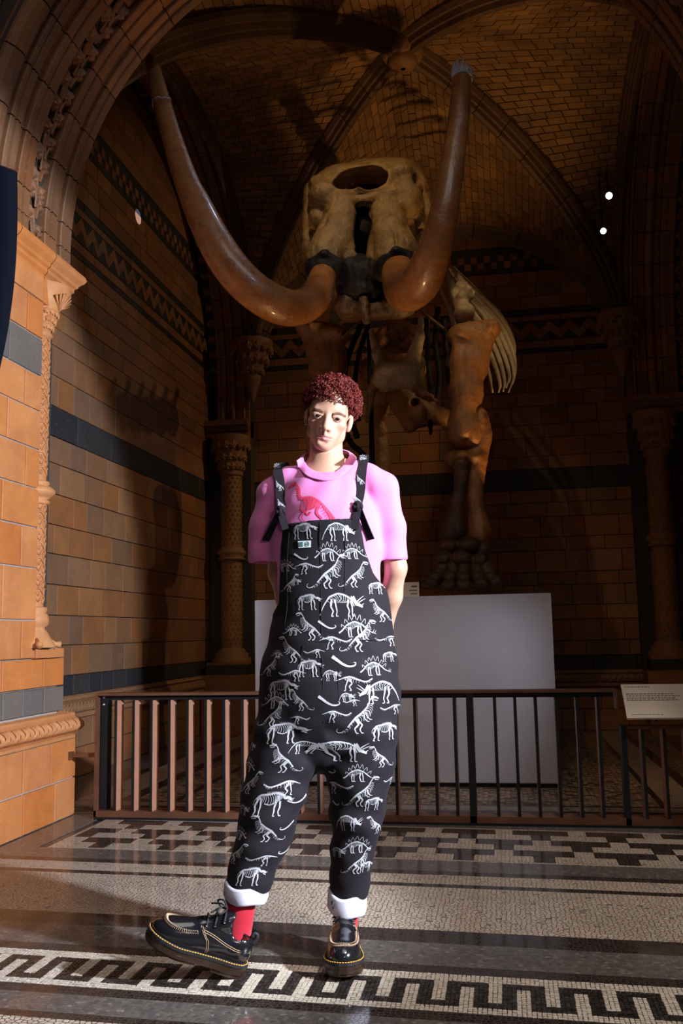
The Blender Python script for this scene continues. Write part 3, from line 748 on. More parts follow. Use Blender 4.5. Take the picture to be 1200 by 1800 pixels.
# ---- side arches with corner columns ---------------------------------------
def side_arch(name, label, xs, cxcol, flip):
    sf = side_fn(SCY, SCZ); s = 1 if flip else -1
    x_in, x_out = xs                               # edge toward the bay centre, edge at the wall
    t = structure(name, None, label, 'arch')
    core = mobj('arch_core', *poly_block([(min(x_in, x_out), SR+0.05), (max(x_in, x_out), SR+0.05), (max(x_in, x_out), SR+0.5), (min(x_in, x_out), SR+0.5)], sf, 0, math.pi, 40), 'mortar', t); fix_normals(core)
    lo, hi = min(x_in, x_out), max(x_in, x_out); w = hi-lo
    jb = MB().box((lo, SCY+SR+0.05, 0.6), (hi, YB, SCZ)).box((lo, 4.95, 0.6), (hi, SCY-SR-0.05, SCZ)); jb.build('jamb', 'mortar', t)
    st = [(0, .10, 0.03, 'b'), (.10, .16, .0, 'r'), (.16, .34, 0.035, 'b'), (.34, .48, 0.0, 'r'), (.48, .58, .045, 'b'), (.58, .80, 0.02, 'b'), (.80, 1.0, 0.05, 'b')]
    n = 22
    for i in range(n):
        t0, t1 = math.pi*i/n+0.002, math.pi*(i+1)/n-0.002
        for a, b, dr, k in st:
            xa, xb = x_in+(x_out-x_in)*a, x_in+(x_out-x_in)*b; xa, xb = min(xa, xb), max(xa, xb)
            pr = roll_prof(xa, xb, SR+dr, 0.06, 5) if k == 'r' else rect_prof(xa, xb, SR+dr, 0.05)
            fix_normals(mobj('voussoir', *poly_block(pr, sf, t0, t1, 2), 'terra', core))
    zz = np.linspace(3.30, SCZ, 4)
    for i in range(3):
        for a, b, dr, k in st:
            xa, xb = x_in+(x_out-x_in)*a, x_in+(x_out-x_in)*b; xa, xb = min(xa, xb), max(xa, xb)
            pr = roll_prof(xa, xb, SR+dr, 0.06, 5) if k == 'r' else rect_prof(xa, xb, SR+dr, 0.05)
            for sg in (1, -1):
                fix_normals(mobj('jamb_block', *poly_block(pr, lambda x, r, z: (x, SCY+sg*r, z), zz[i]+0.003, zz[i+1]-0.003, 1), 'terra', core))
    # abacus course, then blocks of the jamb under it
    for k, (z0, z1, d) in enumerate(((3.13, 3.18, 0.03), (3.18, 3.24, 0.06), (3.24, 3.30, 0.10))):
        mb = MB().box((lo-0.03, SCY+SR-d, z0), (hi, YB-0.02, z1)); mb.build('abacus', 'terra', t)
    for i, (z0, z1) in enumerate(zip(BMID[:-1]+[2.65, 2.784, 2.98], BMID[1:]+[2.784, 2.98, 3.12])):
        lay(t, lo, hi, z0, z1, lambda u: (u, SCY+SR+0.10), 0.0, 'terra', widths=(0.2, 0.3), t=0.05, name='jamb_block')
    for z0, z1 in ((0.594, 0.737), (2.43, 2.65)): lay(t, lo, hi, z0, z1, lambda u: (u, SCY+SR+0.10), 0.0, 'darkterra', widths=(0.6,), t=0.05, name='jamb_block')
    c = (cxcol, SCY+SR+0.02, 0); r = 0.113
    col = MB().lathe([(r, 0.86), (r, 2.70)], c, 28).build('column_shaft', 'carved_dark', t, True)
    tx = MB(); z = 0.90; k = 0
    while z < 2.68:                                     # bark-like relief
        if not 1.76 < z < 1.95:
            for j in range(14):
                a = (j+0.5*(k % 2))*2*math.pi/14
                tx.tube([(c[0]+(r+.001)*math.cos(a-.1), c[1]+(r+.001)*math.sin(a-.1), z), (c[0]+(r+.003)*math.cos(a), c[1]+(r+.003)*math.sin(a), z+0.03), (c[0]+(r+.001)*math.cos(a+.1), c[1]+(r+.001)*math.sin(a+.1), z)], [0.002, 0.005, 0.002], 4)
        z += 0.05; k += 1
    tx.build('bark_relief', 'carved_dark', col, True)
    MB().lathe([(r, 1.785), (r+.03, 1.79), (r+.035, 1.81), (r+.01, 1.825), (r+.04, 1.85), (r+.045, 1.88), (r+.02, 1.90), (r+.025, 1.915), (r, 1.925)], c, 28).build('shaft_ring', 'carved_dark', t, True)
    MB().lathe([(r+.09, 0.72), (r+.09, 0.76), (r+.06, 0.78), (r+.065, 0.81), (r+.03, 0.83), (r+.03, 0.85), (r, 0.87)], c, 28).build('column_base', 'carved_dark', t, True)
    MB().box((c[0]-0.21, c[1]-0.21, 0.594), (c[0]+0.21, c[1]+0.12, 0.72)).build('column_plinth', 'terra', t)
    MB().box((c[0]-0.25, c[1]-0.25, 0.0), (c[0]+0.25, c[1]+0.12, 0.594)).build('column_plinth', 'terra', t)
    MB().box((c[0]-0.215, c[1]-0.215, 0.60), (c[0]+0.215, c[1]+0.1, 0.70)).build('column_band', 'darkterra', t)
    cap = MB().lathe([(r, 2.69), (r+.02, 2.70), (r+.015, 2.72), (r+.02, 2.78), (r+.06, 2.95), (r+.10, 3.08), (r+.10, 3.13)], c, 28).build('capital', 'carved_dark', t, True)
    cv = MB()
    for j in range(16):
        a = j*2*math.pi/16
        for z, s_r, sz in ((2.78, 0.025, 0.05), (2.88, 0.045, 0.05), (3.0, 0.085, 0.055)):
            aa = a+(0.2 if z == 2.88 else 0)
            leaf(cv, (c[0]+(r+s_r)*math.cos(aa), c[1]+(r+s_r)*math.sin(aa), z), (math.cos(aa), math.sin(aa), -0.2), (0, 0, 1), sz, 5, 0.35)
    cv.build('leaf_carving', 'carved_dark', cap)
    return t
side_arch('trim_1', 'moulded arch of the left wall rising from a carved corner column', (-2.62, -3.08), -2.83, False)
rt = side_arch('trim_2', 'moulded arch at the right edge above a dim carved column', (1.32, 1.95), 1.567, True)
# row of carved discs down the right jamb
dk = MB()
for k in range(18):
    z = 3.42+k*0.105
    a = [(1.90+0.045*math.cos(q), SCY+SR-0.012+0*q, z+0.045*math.sin(q)) for q in np.linspace(0, 2*math.pi, 13)]
    if z < 3.8: dk.tube(a, 0.009, 5); dk.tube([(1.90, SCY+SR-0.01, z-0.04), (1.90, SCY+SR-0.012, z+0.04)], 0.007, 5)
    else:
        th = math.asin(min((z-SCZ)/SR, 1)); yy = SCY+(SR-0.012)*math.cos(th)
        dk.tube([(p[0], yy+(p[2]-z)*-math.tan(th), p[2]) for p in a], 0.009, 5); dk.tube([(1.90, yy+0.04*math.tan(th), z-0.04), (1.90, yy-0.04*math.tan(th), z+0.04)], 0.007, 5)
dk.build('carved_disc_band', 'terra', rt)

# ---- rib vault --------------------------------------------------------------
VX, VY, LX, LY = ACX, 7.2, 1.95, 2.2
def zdiag(s): s = min(max(s, 0.0), 1.0); return 4.1+1.85*(1-s**1.6)**0.62
def zside(a): a = min(abs(a), 1.0); return 4.1+1.68*(1-a**2.2)**0.55
def zback(a): return back_arch(a)
def zfront(a): a = min(abs(a), 1.0); return 4.1+1.75*(1-a**2.2)**0.55
CELLS = {'left': (lambda a, p: (VX-p*LX, VY+a*LY), zside), 'right': (lambda a, p: (VX+p*LX, VY+a*LY), zside), 'back': (lambda a, p: (VX+a*LX, VY+p*LY), zback), 'front': (lambda a, p: (VX+a*LX, VY-p*LY), zfront)}
def cell_pt(kind, a, t):
    fn, zw = CELLS[kind]; p = 1-t*(1-abs(a)); x, y = fn(a, p)
    z = zw(a)*(1-t)+zdiag(abs(a))*t+0.10*t*(1-t)*(1-abs(a))
    return np.array([x, y, z])
ceil_o = structure('ceiling', None, 'rib vault of small brown bricks with four ribs meeting at a boss', 'ceiling')
allb = []
for kind in CELLS:
    # arc length along the wall side
    A = np.linspace(-0.995, 0.995, 400); P = np.array([cell_pt(kind, a, 0.35) for a in A]); L = np.r_[0, np.cumsum(np.linalg.norm(np.diff(P, axis=0), axis=1))]
    rows = int(L[-1]/0.072); ae = np.interp(np.linspace(0, L[-1], rows+1), L, A)
    v = []; f = []; nt_ = 12
    for a in np.linspace(-0.999, 0.999, 61):
        for j in range(nt_+1): v.append(cell_pt(kind, a, j/nt_)+np.array([0, 0, 0.014]))
    for i in range(60):
        for j in range(nt_): f.append((i*13+j, (i+1)*13+j, (i+1)*13+j+1, i*13+j+1))
    cell = mobj('vault_cell', v, f, 'mortar', ceil_o, True)
    for i in range(rows):
        a0, a1 = ae[i], ae[i+1]; am = (a0+a1)/2
        ln = np.linalg.norm(cell_pt(kind, am, 1)-cell_pt(kind, am, 0))
        n = max(int(round(ln/0.15)), 1); off = 0.5*(i % 2)
        edges = np.clip((np.arange(0, n+2)-off)/n, 0, 1)
        for j in range(n+1):
            e0, e1 = edges[j], edges[j+1]
            if (e1-e0)*ln < 0.02: continue
            g = 0.004/ln; ga = (a1-a0)*0.045
            q = [cell_pt(kind, x, y) for x, y in ((a0+ga, e0+g), (a1-ga, e0+g), (a1-ga, e1-g), (a0+ga, e1-g))]
            nn = np.cross(q[1]-q[0], q[3]-q[0]); L_ = np.linalg.norm(nn)
            if L_ < 1e-7: continue
            nn /= L_
            if nn[2] > 0: nn = -nn
            pr = [proj(x) for x in q]
            ar = 0
            if all(-5 < x < 1205 and -5 < y < 900 for x, y, _ in pr):
                ar = abs(sum(pr[k][0]*pr[(k+1) % 4][1]-pr[(k+1) % 4][0]*pr[k][1] for k in range(4)))/2
                cx_, cy_ = np.mean([x for x, y, _ in pr]), np.mean([y for x, y, _ in pr])
                if (cx_-ACX) and (cx_ < 250 and cy_ > 100): ar *= 0.2
            allb.append((ar, cell, q, nn))
allb.sort(key=lambda b: -b[0]); rest = {}
for k, (ar, cell, q, nn) in enumerate(allb):
    jz = nn*random.uniform(-0.002, 0.003); q = [x+jz for x in q]
    if k < 300: MB().slab(q, nn, 0.016, 0.003).build('brick', 'vault', cell)
    else: rest.setdefault(cell, MB()).slab(q, nn, 0.014)
for cell, mb in rest.items(): tag(mb.build('brick_field', 'vault', cell), kind='stuff')
def sweep_rib(name, pts, width, depth, parent, nblk, mat='ribstone', side=None):
    """moulded rib under a vault line, cut into blocks"""
    pts = np.array(pts); prof = [(-1, 0.3), (-1, 0), (-0.8, -0.28), (-0.62, -0.3), (-0.5, -0.62), (-0.34, -0.66), (-0.26, -0.95), (0, -1.05), (0.26, -0.95), (0.34, -0.66), (0.5, -0.62), (0.62, -0.3), (0.8, -0.28), (1, 0), (1, 0.3)]
    n = len(pts); T = np.gradient(pts, axis=0); T /= np.linalg.norm(T, axis=1)[:, None]
    rings = []
    for i in range(n):
        s = np.cross(T[i], (0, 0, 1.0)); s /= np.linalg.norm(s)+1e-9
        u = np.cross(s, T[i])
        rings.append([pts[i]+s*a*width/2+u*b*depth for a, b in prof])
    q = len(prof); par = None
    core = []
    per = (n-1)//nblk
    rib = None
    for b in range(nblk):
        i0, i1 = b*per, (b+1)*per
        v = []; f = []
        for i in range(i0, i1+1):
            r_ = np.array(rings[i])
            if i == i0 and i0 > 0: r_ = r_+T[i]*0.004
            if i == i1 and i1 < n-1: r_ = r_-T[i]*0.004
            v += list(r_)
        for i in range(i1-i0):
            for j in range(q-1): f.append((i*q+j, i*q+j+1, (i+1)*q+j+1, (i+1)*q+j))
        f += [tuple(range(q)), tuple(reversed(range((i1-i0)*q, (i1-i0+1)*q)))]
        if rib is None:
            m2 = MB().tube(list(pts+np.array([0, 0, 0.012])), width*0.22, 6); rib = m2.build(name, 'mortar', parent)
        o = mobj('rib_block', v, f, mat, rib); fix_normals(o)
for sx_, sy_ in ((-1, 1), (1, 1), (-1, -1), (1, -1)):
    P = []
    for s in np.linspace(1.0, 0.03, 49):
        s2 = s**0.55 if s > 0 else 0
        s2 = 1-(1-s)**1.7
        P.append((VX+sx_*LX*s2, VY+sy_*LY*s2, zdiag(s2)-0.0))
    sweep_rib('rib', P, 0.21, 0.14, ceil_o, 12)
sweep_rib('wall_rib', [(VX+a*LX, YB-0.06, back_arch(a)) for a in np.sin(np.linspace(-math.pi/2, math.pi/2, 61))], 0.2, 0.12, ceil_o, 12)
for xx in (-2.58, 1.30):
    sweep_rib('wall_rib', [(xx, VY+a*LY, zside(a)) for a in np.sin(np.linspace(-math.pi/2, math.pi/2, 61))], 0.14, 0.12, ceil_o, 12)
boss = MB().lathe([(0.02, -0.20), (0.09, -0.185), (0.13, -0.15), (0.12, -0.12), (0.17, -0.09), (0.18, -0.04), (0.16, 0.03)], (VX, VY, 5.93), 24)
for j in range(8):
    a = j*math.pi/4; leaf(boss, (VX+0.13*math.cos(a), VY+0.13*math.sin(a), 5.83), (0.5*math.cos(a), 0.5*math.sin(a), -0.8), (-math.sin(a), math.cos(a), 0), 0.07)
boss.build('boss', 'carved_dark', ceil_o, True)
for sx_ in (-1, 1):
    c = (VX+sx_*1.93, 9.36, 4.12)
    cb = MB().lathe([(0.02, -0.62), (0.05, -0.5), (0.09, -0.38), (0.10, -0.30), (0.16, -0.15), (0.20, -0.05), (0.22, 0.0), (0.22, 0.05), (0.0, 0.06)], c, 20)
    for j in range(14):
        a = j*2*math.pi/14
        for dz, r_, s_ in ((-0.3, 0.11, 0.05), (-0.18, 0.16, 0.06), (-0.06, 0.20, 0.065)):
            leaf(cb, (c[0]+r_*math.cos(a+dz*3), c[1]+r_*math.sin(a+dz*3), c[2]+dz), (math.cos(a+dz*3), math.sin(a+dz*3), -0.3), (0, 0, 1), s_, 5, 0.45)
    cb.build('leaf_corbel', 'carved_dark', ceil_o)
# roof slab over the bay, closes it to the sky
MB().box((-3.6, 3.5, 6.25), (2.5, 10.0, 6.4)).build('roof_slab', 'mortar', ceil_o)
# two little bulb fittings on the vault
# ================================================================== barrier, plinth, sign, small fittings
M['bronze'] = plain('bronze', (0.20, 0.085, 0.045), 0.42, 0.35, nscale=9, namt=0.35)
M['slat'] = plain('slat_bronze', (0.60, 0.29, 0.18), 0.42, 0.15, nscale=6, namt=0.18)
M['iron'] = plain('black_iron', (0.015, 0.015, 0.018), 0.45, 0.4)
M['plinthwhite'] = plain('plinth_paint', (0.62, 0.60, 0.62), 0.42, nscale=3, namt=0.08, col2=(0.55, 0.54, 0.57))
M['kick'] = plain('plinth_recess', (0.012, 0.012, 0.014), 0.6)
M['card'] = plain('cream_card', (0.82, 0.72, 0.58), 0.45, nscale=4, namt=0.05)
M['ink'] = plain('ink', (0.12, 0.10, 0.085), 0.6)
M['navy'] = plain('navy_cloth', (0.004, 0.005, 0.011), 0.85, spec=0.1)
YBAR = 5.008
barrier = empty('barrier', (-0.6, YBAR, 0)); tag(barrier, 'low bronze museum barrier of upright slats behind the man', 'barrier')
def bpart(name, a, b, mat='bronze', parent=barrier):
    mb = MB().box([a[i]-(0 if False else (-0.6, YBAR, 0)[i]) for i in range(3)], [b[i]-(-0.6, YBAR, 0)[i] for i in range(3)])
    return mb.build(name, mat, parent)
X0, X1, HT = -2.297, 1.12, 0.688
bpart('top_rail', (X0, YBAR-0.049, HT-0.014), (0.556, YBAR+0.049, HT))
bpart('top_rail', (0.594, YBAR-0.049, 0.486), (X1, YBAR+0.049, 0.50))
bpart('bottom_rail', (X0, YBAR-0.049, 0.012), (X1, YBAR+0.049, 0.045))
bpart('under_rail', (X0+0.02, YBAR-0.012, HT-0.040), (0.54, YBAR+0.014, HT-0.015), 'iron')
bpart('post', (X0, YBAR-0.049, 0.0), (X0+0.014, YBAR+0.049, HT-0.014)); bpart('post_core', (X0+0.02, YBAR-0.014, 0.0), (X0+0.058, YBAR+0.049, HT-0.015), 'iron')
bpart('post', (-0.215, YBAR-0.049, 0.0), (-0.180, YBAR+0.049, HT-0.015), 'iron'); bpart('post', (0.566, YBAR-0.049, 0.0), (0.592, YBAR+0.049, 0.50), 'iron'); bpart('rail_end', (0.548, YBAR-0.049, HT-0.10), (0.556, YBAR+0.049, HT-0.0145))
xs0 = at(209, 1300, YBAR)[0]; pitch = 0.1053
def fin(h):                                     # flat fin: bronze sides, blackened narrow edges
    mb = MB().box((-0.008, -0.047, 0.045), (0.008, 0.047, h)); me = mesh_from('slat', mb.v, mb.f, 'slat'); me.materials.append(M['iron'])
    for p in me.polygons: p.material_index = 0 if abs(p.normal.x) > 0.5 else 1
    return me
slat_me, slat_me2 = fin(HT-0.041), fin(0.486)
for k in range(34):
    x = xs0+pitch*k
    if x > X1-0.02: break
    if any(abs(x-q) < 0.04 for q in (-0.198, 0.579)): continue
    link('slat', slat_me if x < 0.54 else slat_me2, barrier, (x+0.6, 0.0, 0))
bpart('wall_bracket', (-2.50, YBAR-0.012, 0.33), (X0, YBAR+0.012, 0.352)); bpart('wall_bracket', (-2.47, YBAR-0.018, 0.318), (-2.45, YBAR+0.018, 0.36))
for z in (0.62, 0.66): bpart('rivet', (X0+0.034, YBAR-0.020, z), (X0+0.042, YBAR-0.013, z+0.008), 'plinthwhite')
bpart('base_angle', (X0+0.01, YBAR-0.055, 0.0), (X1, YBAR+0.04, 0.012), 'iron')
# tilted information panel on the rail
TL, BL = at(1087, 1203, 5.055), at(1105.5, 1262, 4.872)
sg = empty('information_panel', (TL[0]+0.3, 4.97, 0.0)); tag(sg, 'tilted cream information panel on the barrier at the right edge', 'sign')
xl, zt, zb = (TL[0]+BL[0])/2, TL[2], BL[2]; xr = xl+0.54; o3 = np.array([TL[0]+0.3, 4.97, 0.0])
nrm = np.cross(np.array([1, 0, 0]), np.array([0, 5.055-4.872, zt-zb])); nrm /= np.linalg.norm(nrm)
def onp(u, v, d=0.0): return np.array([xl+u*(xr-xl), 4.872+(5.055-4.872)*v, zb+(zt-zb)*v])+nrm*d-o3
MB().slab([onp(0, 0), onp(1, 0), onp(1, 1), onp(0, 1)], nrm, 0.012, 0.001).build('panel', 'card', sg)
tx = MB()
def textline(u0, u1, v, h=0.012, seed=0):
    r = random.Random(seed); u = u0
    while u < u1:
        w = r.uniform(0.012, 0.035); e = min(u+w, u1)
        tx.slab([onp(u, v, .0012), onp(e, v, .0012), onp(e, v+h, .0012), onp(u, v+h, .0012)], nrm, 0.001); u = e+0.007
textline(0.03, 0.26, 0.905, 0.018, 1)
for i, (a, b) in enumerate(((0.03, 0.47), (0.03, 0.52), (0.03, 0.48), (0.03, 0.50))): textline(a, b, 0.69-0.062*i, 0.022, 2+i)
for i in range(15): textline(0.57, 0.97 if i % 5 else 0.90, 0.82-0.045*i, 0.014, 20+i)
textline(0.05, 0.33, 0.085, 0.012, 60); tag(tx.build('printed_text', 'ink', sg), kind='stuff')
b_ = MB().tube([onp(0.3, 0.25, -0.012), onp(0.3, 0.1, -0.012)+np.array([0, 0.12, -0.03])], 0.01, 6).build('bracket', 'iron', sg)
# plinth
PYF, PXA, PXB, PZ = 6.122, -1.682, 0.307, 1.235
pl = empty('plinth', ((PXA+PXB)/2, 7.5, 0)); tag(pl, 'large white box plinth carrying the skeleton behind the barrier', 'plinth')
po = np.array([(PXA+PXB)/2, 7.5, 0])
bm = bmesh.new(); bmesh.ops.create_cube(bm, size=1.0)
for v in bm.verts: v.co = Vector(((PXB-PXA)*v.co.x, (9.15-PYF)*v.co.y+(PYF+9.15)/2-7.5, 0.028+(PZ-0.028)*(v.co.z+0.5)))
bmesh.ops.bevel(bm, geom=bm.edges[:], offset=0.004, segments=2, affect='EDGES')
me = bpy.data.meshes.new('plinth_body'); bm.to_mesh(me); bm.free(); me.materials.append(M['plinthwhite']); link('plinth_body', me, pl)
MB().box((PXA+0.03-po[0], PYF+0.02-po[1], 0), (PXB-0.02-po[0], 9.12-po[1], 0.03)).build('plinth_foot', 'kick', pl)
# label card standing on the plinth
c0, c1, c2 = at(703, 1050, PYF+0.04), at(738, 1046, PYF+0.04), at(738, 1023, PYF+0.04)
lc = empty('label_card', (c1[0]-0.08, PYF+0.04, PZ)); tag(lc, 'small white caption card standing on the plinth beside the foot bones', 'label')
hh = c2[2]-PZ
MB().box((-0.10, -0.003, 0.0), (0.075, 0.003, hh)).build('card', 'card', lc)
MB().box((-0.06, 0.003, 0.0), (-0.03, 0.05, 0.006)).build('foot_tab', 'card', lc)
t2 = MB()
for k, (w, h, z) in enumerate(((0.04, 0.012, 0.062), (0.055, 0.007, 0.038), (0.045, 0.007, 0.016))): t2.box((0.062-w, -0.0036, z), (0.062, -0.003, z+h))
tag(t2.build('printed_text', 'ink', lc), kind='stuff')
# hanging navy banner at the left edge
Yb_ = 3.45; edge = [(28, 301), (28.5, 360), (28, 400), (26, 450), (21, 510), (12, 575), (1, 630), (-14, 690), (-40, 760)]
E_ = spline([at(x, y, Yb_) for x, y in edge], 30)
bn = empty('banner', (-2.5, Yb_, 2.4)); tag(bn, 'dark navy cloth banner with a curved edge at the left frame edge', 'banner')
v = []; f = []
for i, e in enumerate(E_):
    for j in range(9):
        u = j/8; zt_ = e[2]+(0.32*u*(1-i/29.0)); v.append((e[0]-0.7*u+2.5, 0.03*math.sin(u*7+e[2])*u, zt_-2.4))
n1 = len(v); v += [(x, y+0.012, z) for x, y, z in v]
for i in range(29):
    for j in range(8):
        a = i*9+j; f.append((a, a+1, a+10, a+9)); f.append((a+n1+9, a+n1+10, a+n1+1, a+n1))
for i in range(29):
    a = i*9; f.append((a, a+9, a+9+n1, a+n1)); a = i*9+8; f.append((a+9, a, a+n1, a+9+n1))
for j in range(8):
    a = j; f.append((a+1, a, a+n1, a+1+n1)); a = 29*9+j; f.append((a, a+1, a+1+n1, a+n1))
mobj('cloth', v, f, 'navy', bn, True)
e0 = E_[0]; MB().tube([(e0[0]+2.5, 0.006, e0[2]-2.4), (e0[0]-0.7+2.5, 0.006, e0[2]+0.32-2.4), (e0[0]-0.72+2.5, 0.1, e0[2]+0.33-2.4)], 0.006, 8).build('rod', 'bronze', bn)
# two little round ceiling lamps on the right
M['lamp_glow'], nt_, b_ = newmat('lamp_glow')
b_.inputs['Emission Color'].default_value = (0.93, 0.93, 1.0, 1); b_.inputs['Emission Strength'].default_value = 6.0; b_.inputs['Base Color'].default_value = (1, 1, 1, 1)
for k, (px, py, lab) in enumerate(((1070, 344, 'upper of two small bright round lamps hanging under the vault'), (1060, 406, 'lower of two small bright round lamps hanging under the vault'))):
    p = at(px, py, 8.55); lo = empty('ceiling_lamp', tuple(p)); tag(lo, lab, 'lamp', 'small vault lamps')
    d = Vector((0.1, -1.0, -0.45)).normalized(); Rm = d.to_track_quat('Z', 'Y').to_matrix().to_4x4()
    def rot(mb): mb.v = [tuple(Rm @ Vector(q)) for q in mb.v]; return mb
    r = 0.032 if k == 0 else 0.028
    rot(MB().lathe([(0.0, 0.004), (r, 0.0), (r, -0.002), (0, -0.002)], (0, 0, 0), 20)).build('lens', 'lamp_glow', lo)
    rot(MB().lathe([(r+0.002, 0.012), (r+0.006, 0.012), (r+0.006, -0.05), (r*0.6, -0.10), (0.0, -0.10)], (0, 0, 0), 20)).build('housing', 'iron', lo, True)
    top = 5.36-p[2]; MB().tube([(0, 0.06, 0.03), (0, 0.07, top)], 0.006, 6).build('stem', 'iron', lo)
# ================================================================== mastodon skeleton
def varnish(name, c1, c2, c3, rough=0.36, sc=5.0, bs=0.5):
    m, nt, b = newmat(name)
    n1 = noise(nt, sc, 7, 0.65, 'Object', 0.8)
    c = ramp(nt, [(0.30, c1), (0.5, c2), (0.72, c3)], n1)
    n2 = noise(nt, sc*7, 5, 0.7)
    c = mixc(nt, c, (0.03, 0.016, 0.008), math_(nt, 'MULTIPLY', ramp(nt, [(0.56, (0, 0, 0)), (0.78, (1, 1, 1))], n2), 0.75))
    nt.links.new(c, b.inputs['Base Color']); b.inputs['Roughness'].default_value = rough
    nt.links.new(ramp(nt, [(0.3, (rough-.06,)*3), (0.7, (rough+.14,)*3)], n2), b.inputs['Roughness'])
    bump(nt, b, math_(nt, 'ADD', n2, math_(nt, 'MULTIPLY', n1, 1.5)), bs, 0.010)
    return m
M['bone'] = varnish('varnished_bone', (0.13, 0.070, 0.024), (0.26, 0.155, 0.058), (0.37, 0.24, 0.10), 0.27, 6, 0.9)
M['bone_red'] = varnish('red_brown_bone', (0.15, 0.06, 0.022), (0.28, 0.12, 0.04), (0.36, 0.17, 0.06), 0.30, 5, 0.8)
M['bone_pale'] = varnish('pale_bone', (0.26, 0.18, 0.10), (0.38, 0.28, 0.16), (0.46, 0.36, 0.22), 0.5, 6)
M['tusk'] = varnish('tusk_ivory', (0.18, 0.064, 0.020), (0.31, 0.122, 0.037), (0.38, 0.168, 0.058), 0.22, 4.5, 0.5)
M['tusk'].node_tree.nodes['Principled BSDF'].inputs['Coat Weight'].default_value = 0.35; M['tusk'].node_tree.nodes['Principled BSDF'].inputs['Coat Roughness'].default_value = 0.14
M['bone_dark'] = varnish('shaded_brown_bone', (0.045, 0.024, 0.011), (0.09, 0.047, 0.020), (0.14, 0.075, 0.033), 0.42, 6, 0.7)  # darker bone colour; shade of jaw, forearms and feet painted in
M['dark_bone'] = varnish('shaded_black_bone', (0.006, 0.006, 0.009), (0.014, 0.012, 0.014), (0.03, 0.02, 0.016), 0.5, 6)  # near-black bone copy with shade painted into the colour
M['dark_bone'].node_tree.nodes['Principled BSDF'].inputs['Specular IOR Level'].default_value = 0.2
M['plaster'] = plain('white_plaster', (0.62, 0.66, 0.75), 0.5, nscale=40, namt=0.6, bumpy=0.8, bscale=60)
SKO = np.array([-0.6, 7.2, PZ])
skel = empty('mastodon_skeleton', tuple(SKO)); tag(skel, 'brown mastodon skeleton with two huge upcurved tusks standing on the white plinth', 'skeleton')
def mpp(px, py, Y): return proj(at(px, py, Y))[2]/F_PX      # metres per pixel there
def bone(name, prims, mat, h=0.012, parent=None, it=1, rough=0.003):
    """prims in picture position + depth: ('c', (px,py,Y,rpx), (px,py,Y,rpx), k) or ('e', (px,py,Y), (rx,ry,rz) in px, k[, op, tilt])"""
    lo = np.full(3, 1e9); hi = -lo; L = []
    for p in prims:
        if p[0] == 'c':
            a, b = at(*p[1][:3]), at(*p[2][:3]); ra, rb = p[1][3]*mpp(*p[1][:3]), p[2][3]*mpp(*p[2][:3]); L.append(('c', a, b, ra, rb, p[3], p[4] if len(p) > 4 else 'add'))
            m = max(ra, rb); pts = (a, b)
        else:
            c = at(*p[1]); s = mpp(*p[1]); r = np.array(p[2])*s; L.append(('e', c, r, p[3], p[4] if len(p) > 4 else 'add', p[5] if len(p) > 5 else 0)); m = r.max(); pts = (c,)
        if L[-1][-2 if L[-1][0] == 'e' else -1] == 'add':
            for q in pts: lo = np.minimum(lo, q-m); hi = np.maximum(hi, q+m)
    V = Vol.uni(lo-0.04, hi+0.04, h)
    for q in L:
        if q[0] == 'c': V.cap(q[1], q[2], q[3], q[4], q[5], q[6])
        else: V.ell(q[1], q[2], q[3], q[4], Matrix.Rotation(rad(q[5]), 3, 'Y') if q[5] else None)
    P, Fq = V.mesh(); P = smooth_pts(P, Fq, it)
    if rough:
        ph = P*38; p2 = P*97
        P = P+rough*0.45*np.stack([np.sin(p2[:, 2]+2*np.sin(p2[:, 0]*.6)), np.sin(p2[:, 0]*1.2+np.sin(p2[:, 1])), np.sin(p2[:, 1]+1.4*np.sin(p2[:, 2]*.7))], 1)
        P = P+rough*np.stack([np.sin(ph[:, 1]+1.3*np.sin(ph[:, 2]*.7)), np.sin(ph[:, 2]*1.1+np.sin(ph[:, 0])), np.sin(ph[:, 0]*.9+1.7*np.sin(ph[:, 1]*.6))], 1)*0.6
    return fobj(name, P-SKO, Fq, mat, skel if parent is None else parent)
def tusk(name, rows, mat='tusk'):
    C = spline([np.r_[at(x, y, Y), w*0.5*mpp(x, y, Y)] for x, y, Y, w in rows], 70)
    mb = MB().tube([c[:3]-SKO for c in C], [max(c[3], 0.004) for c in C], 24)
    for i, v in enumerate(mb.v):
        pass
    return mb.build(name, mat, skel, True), C
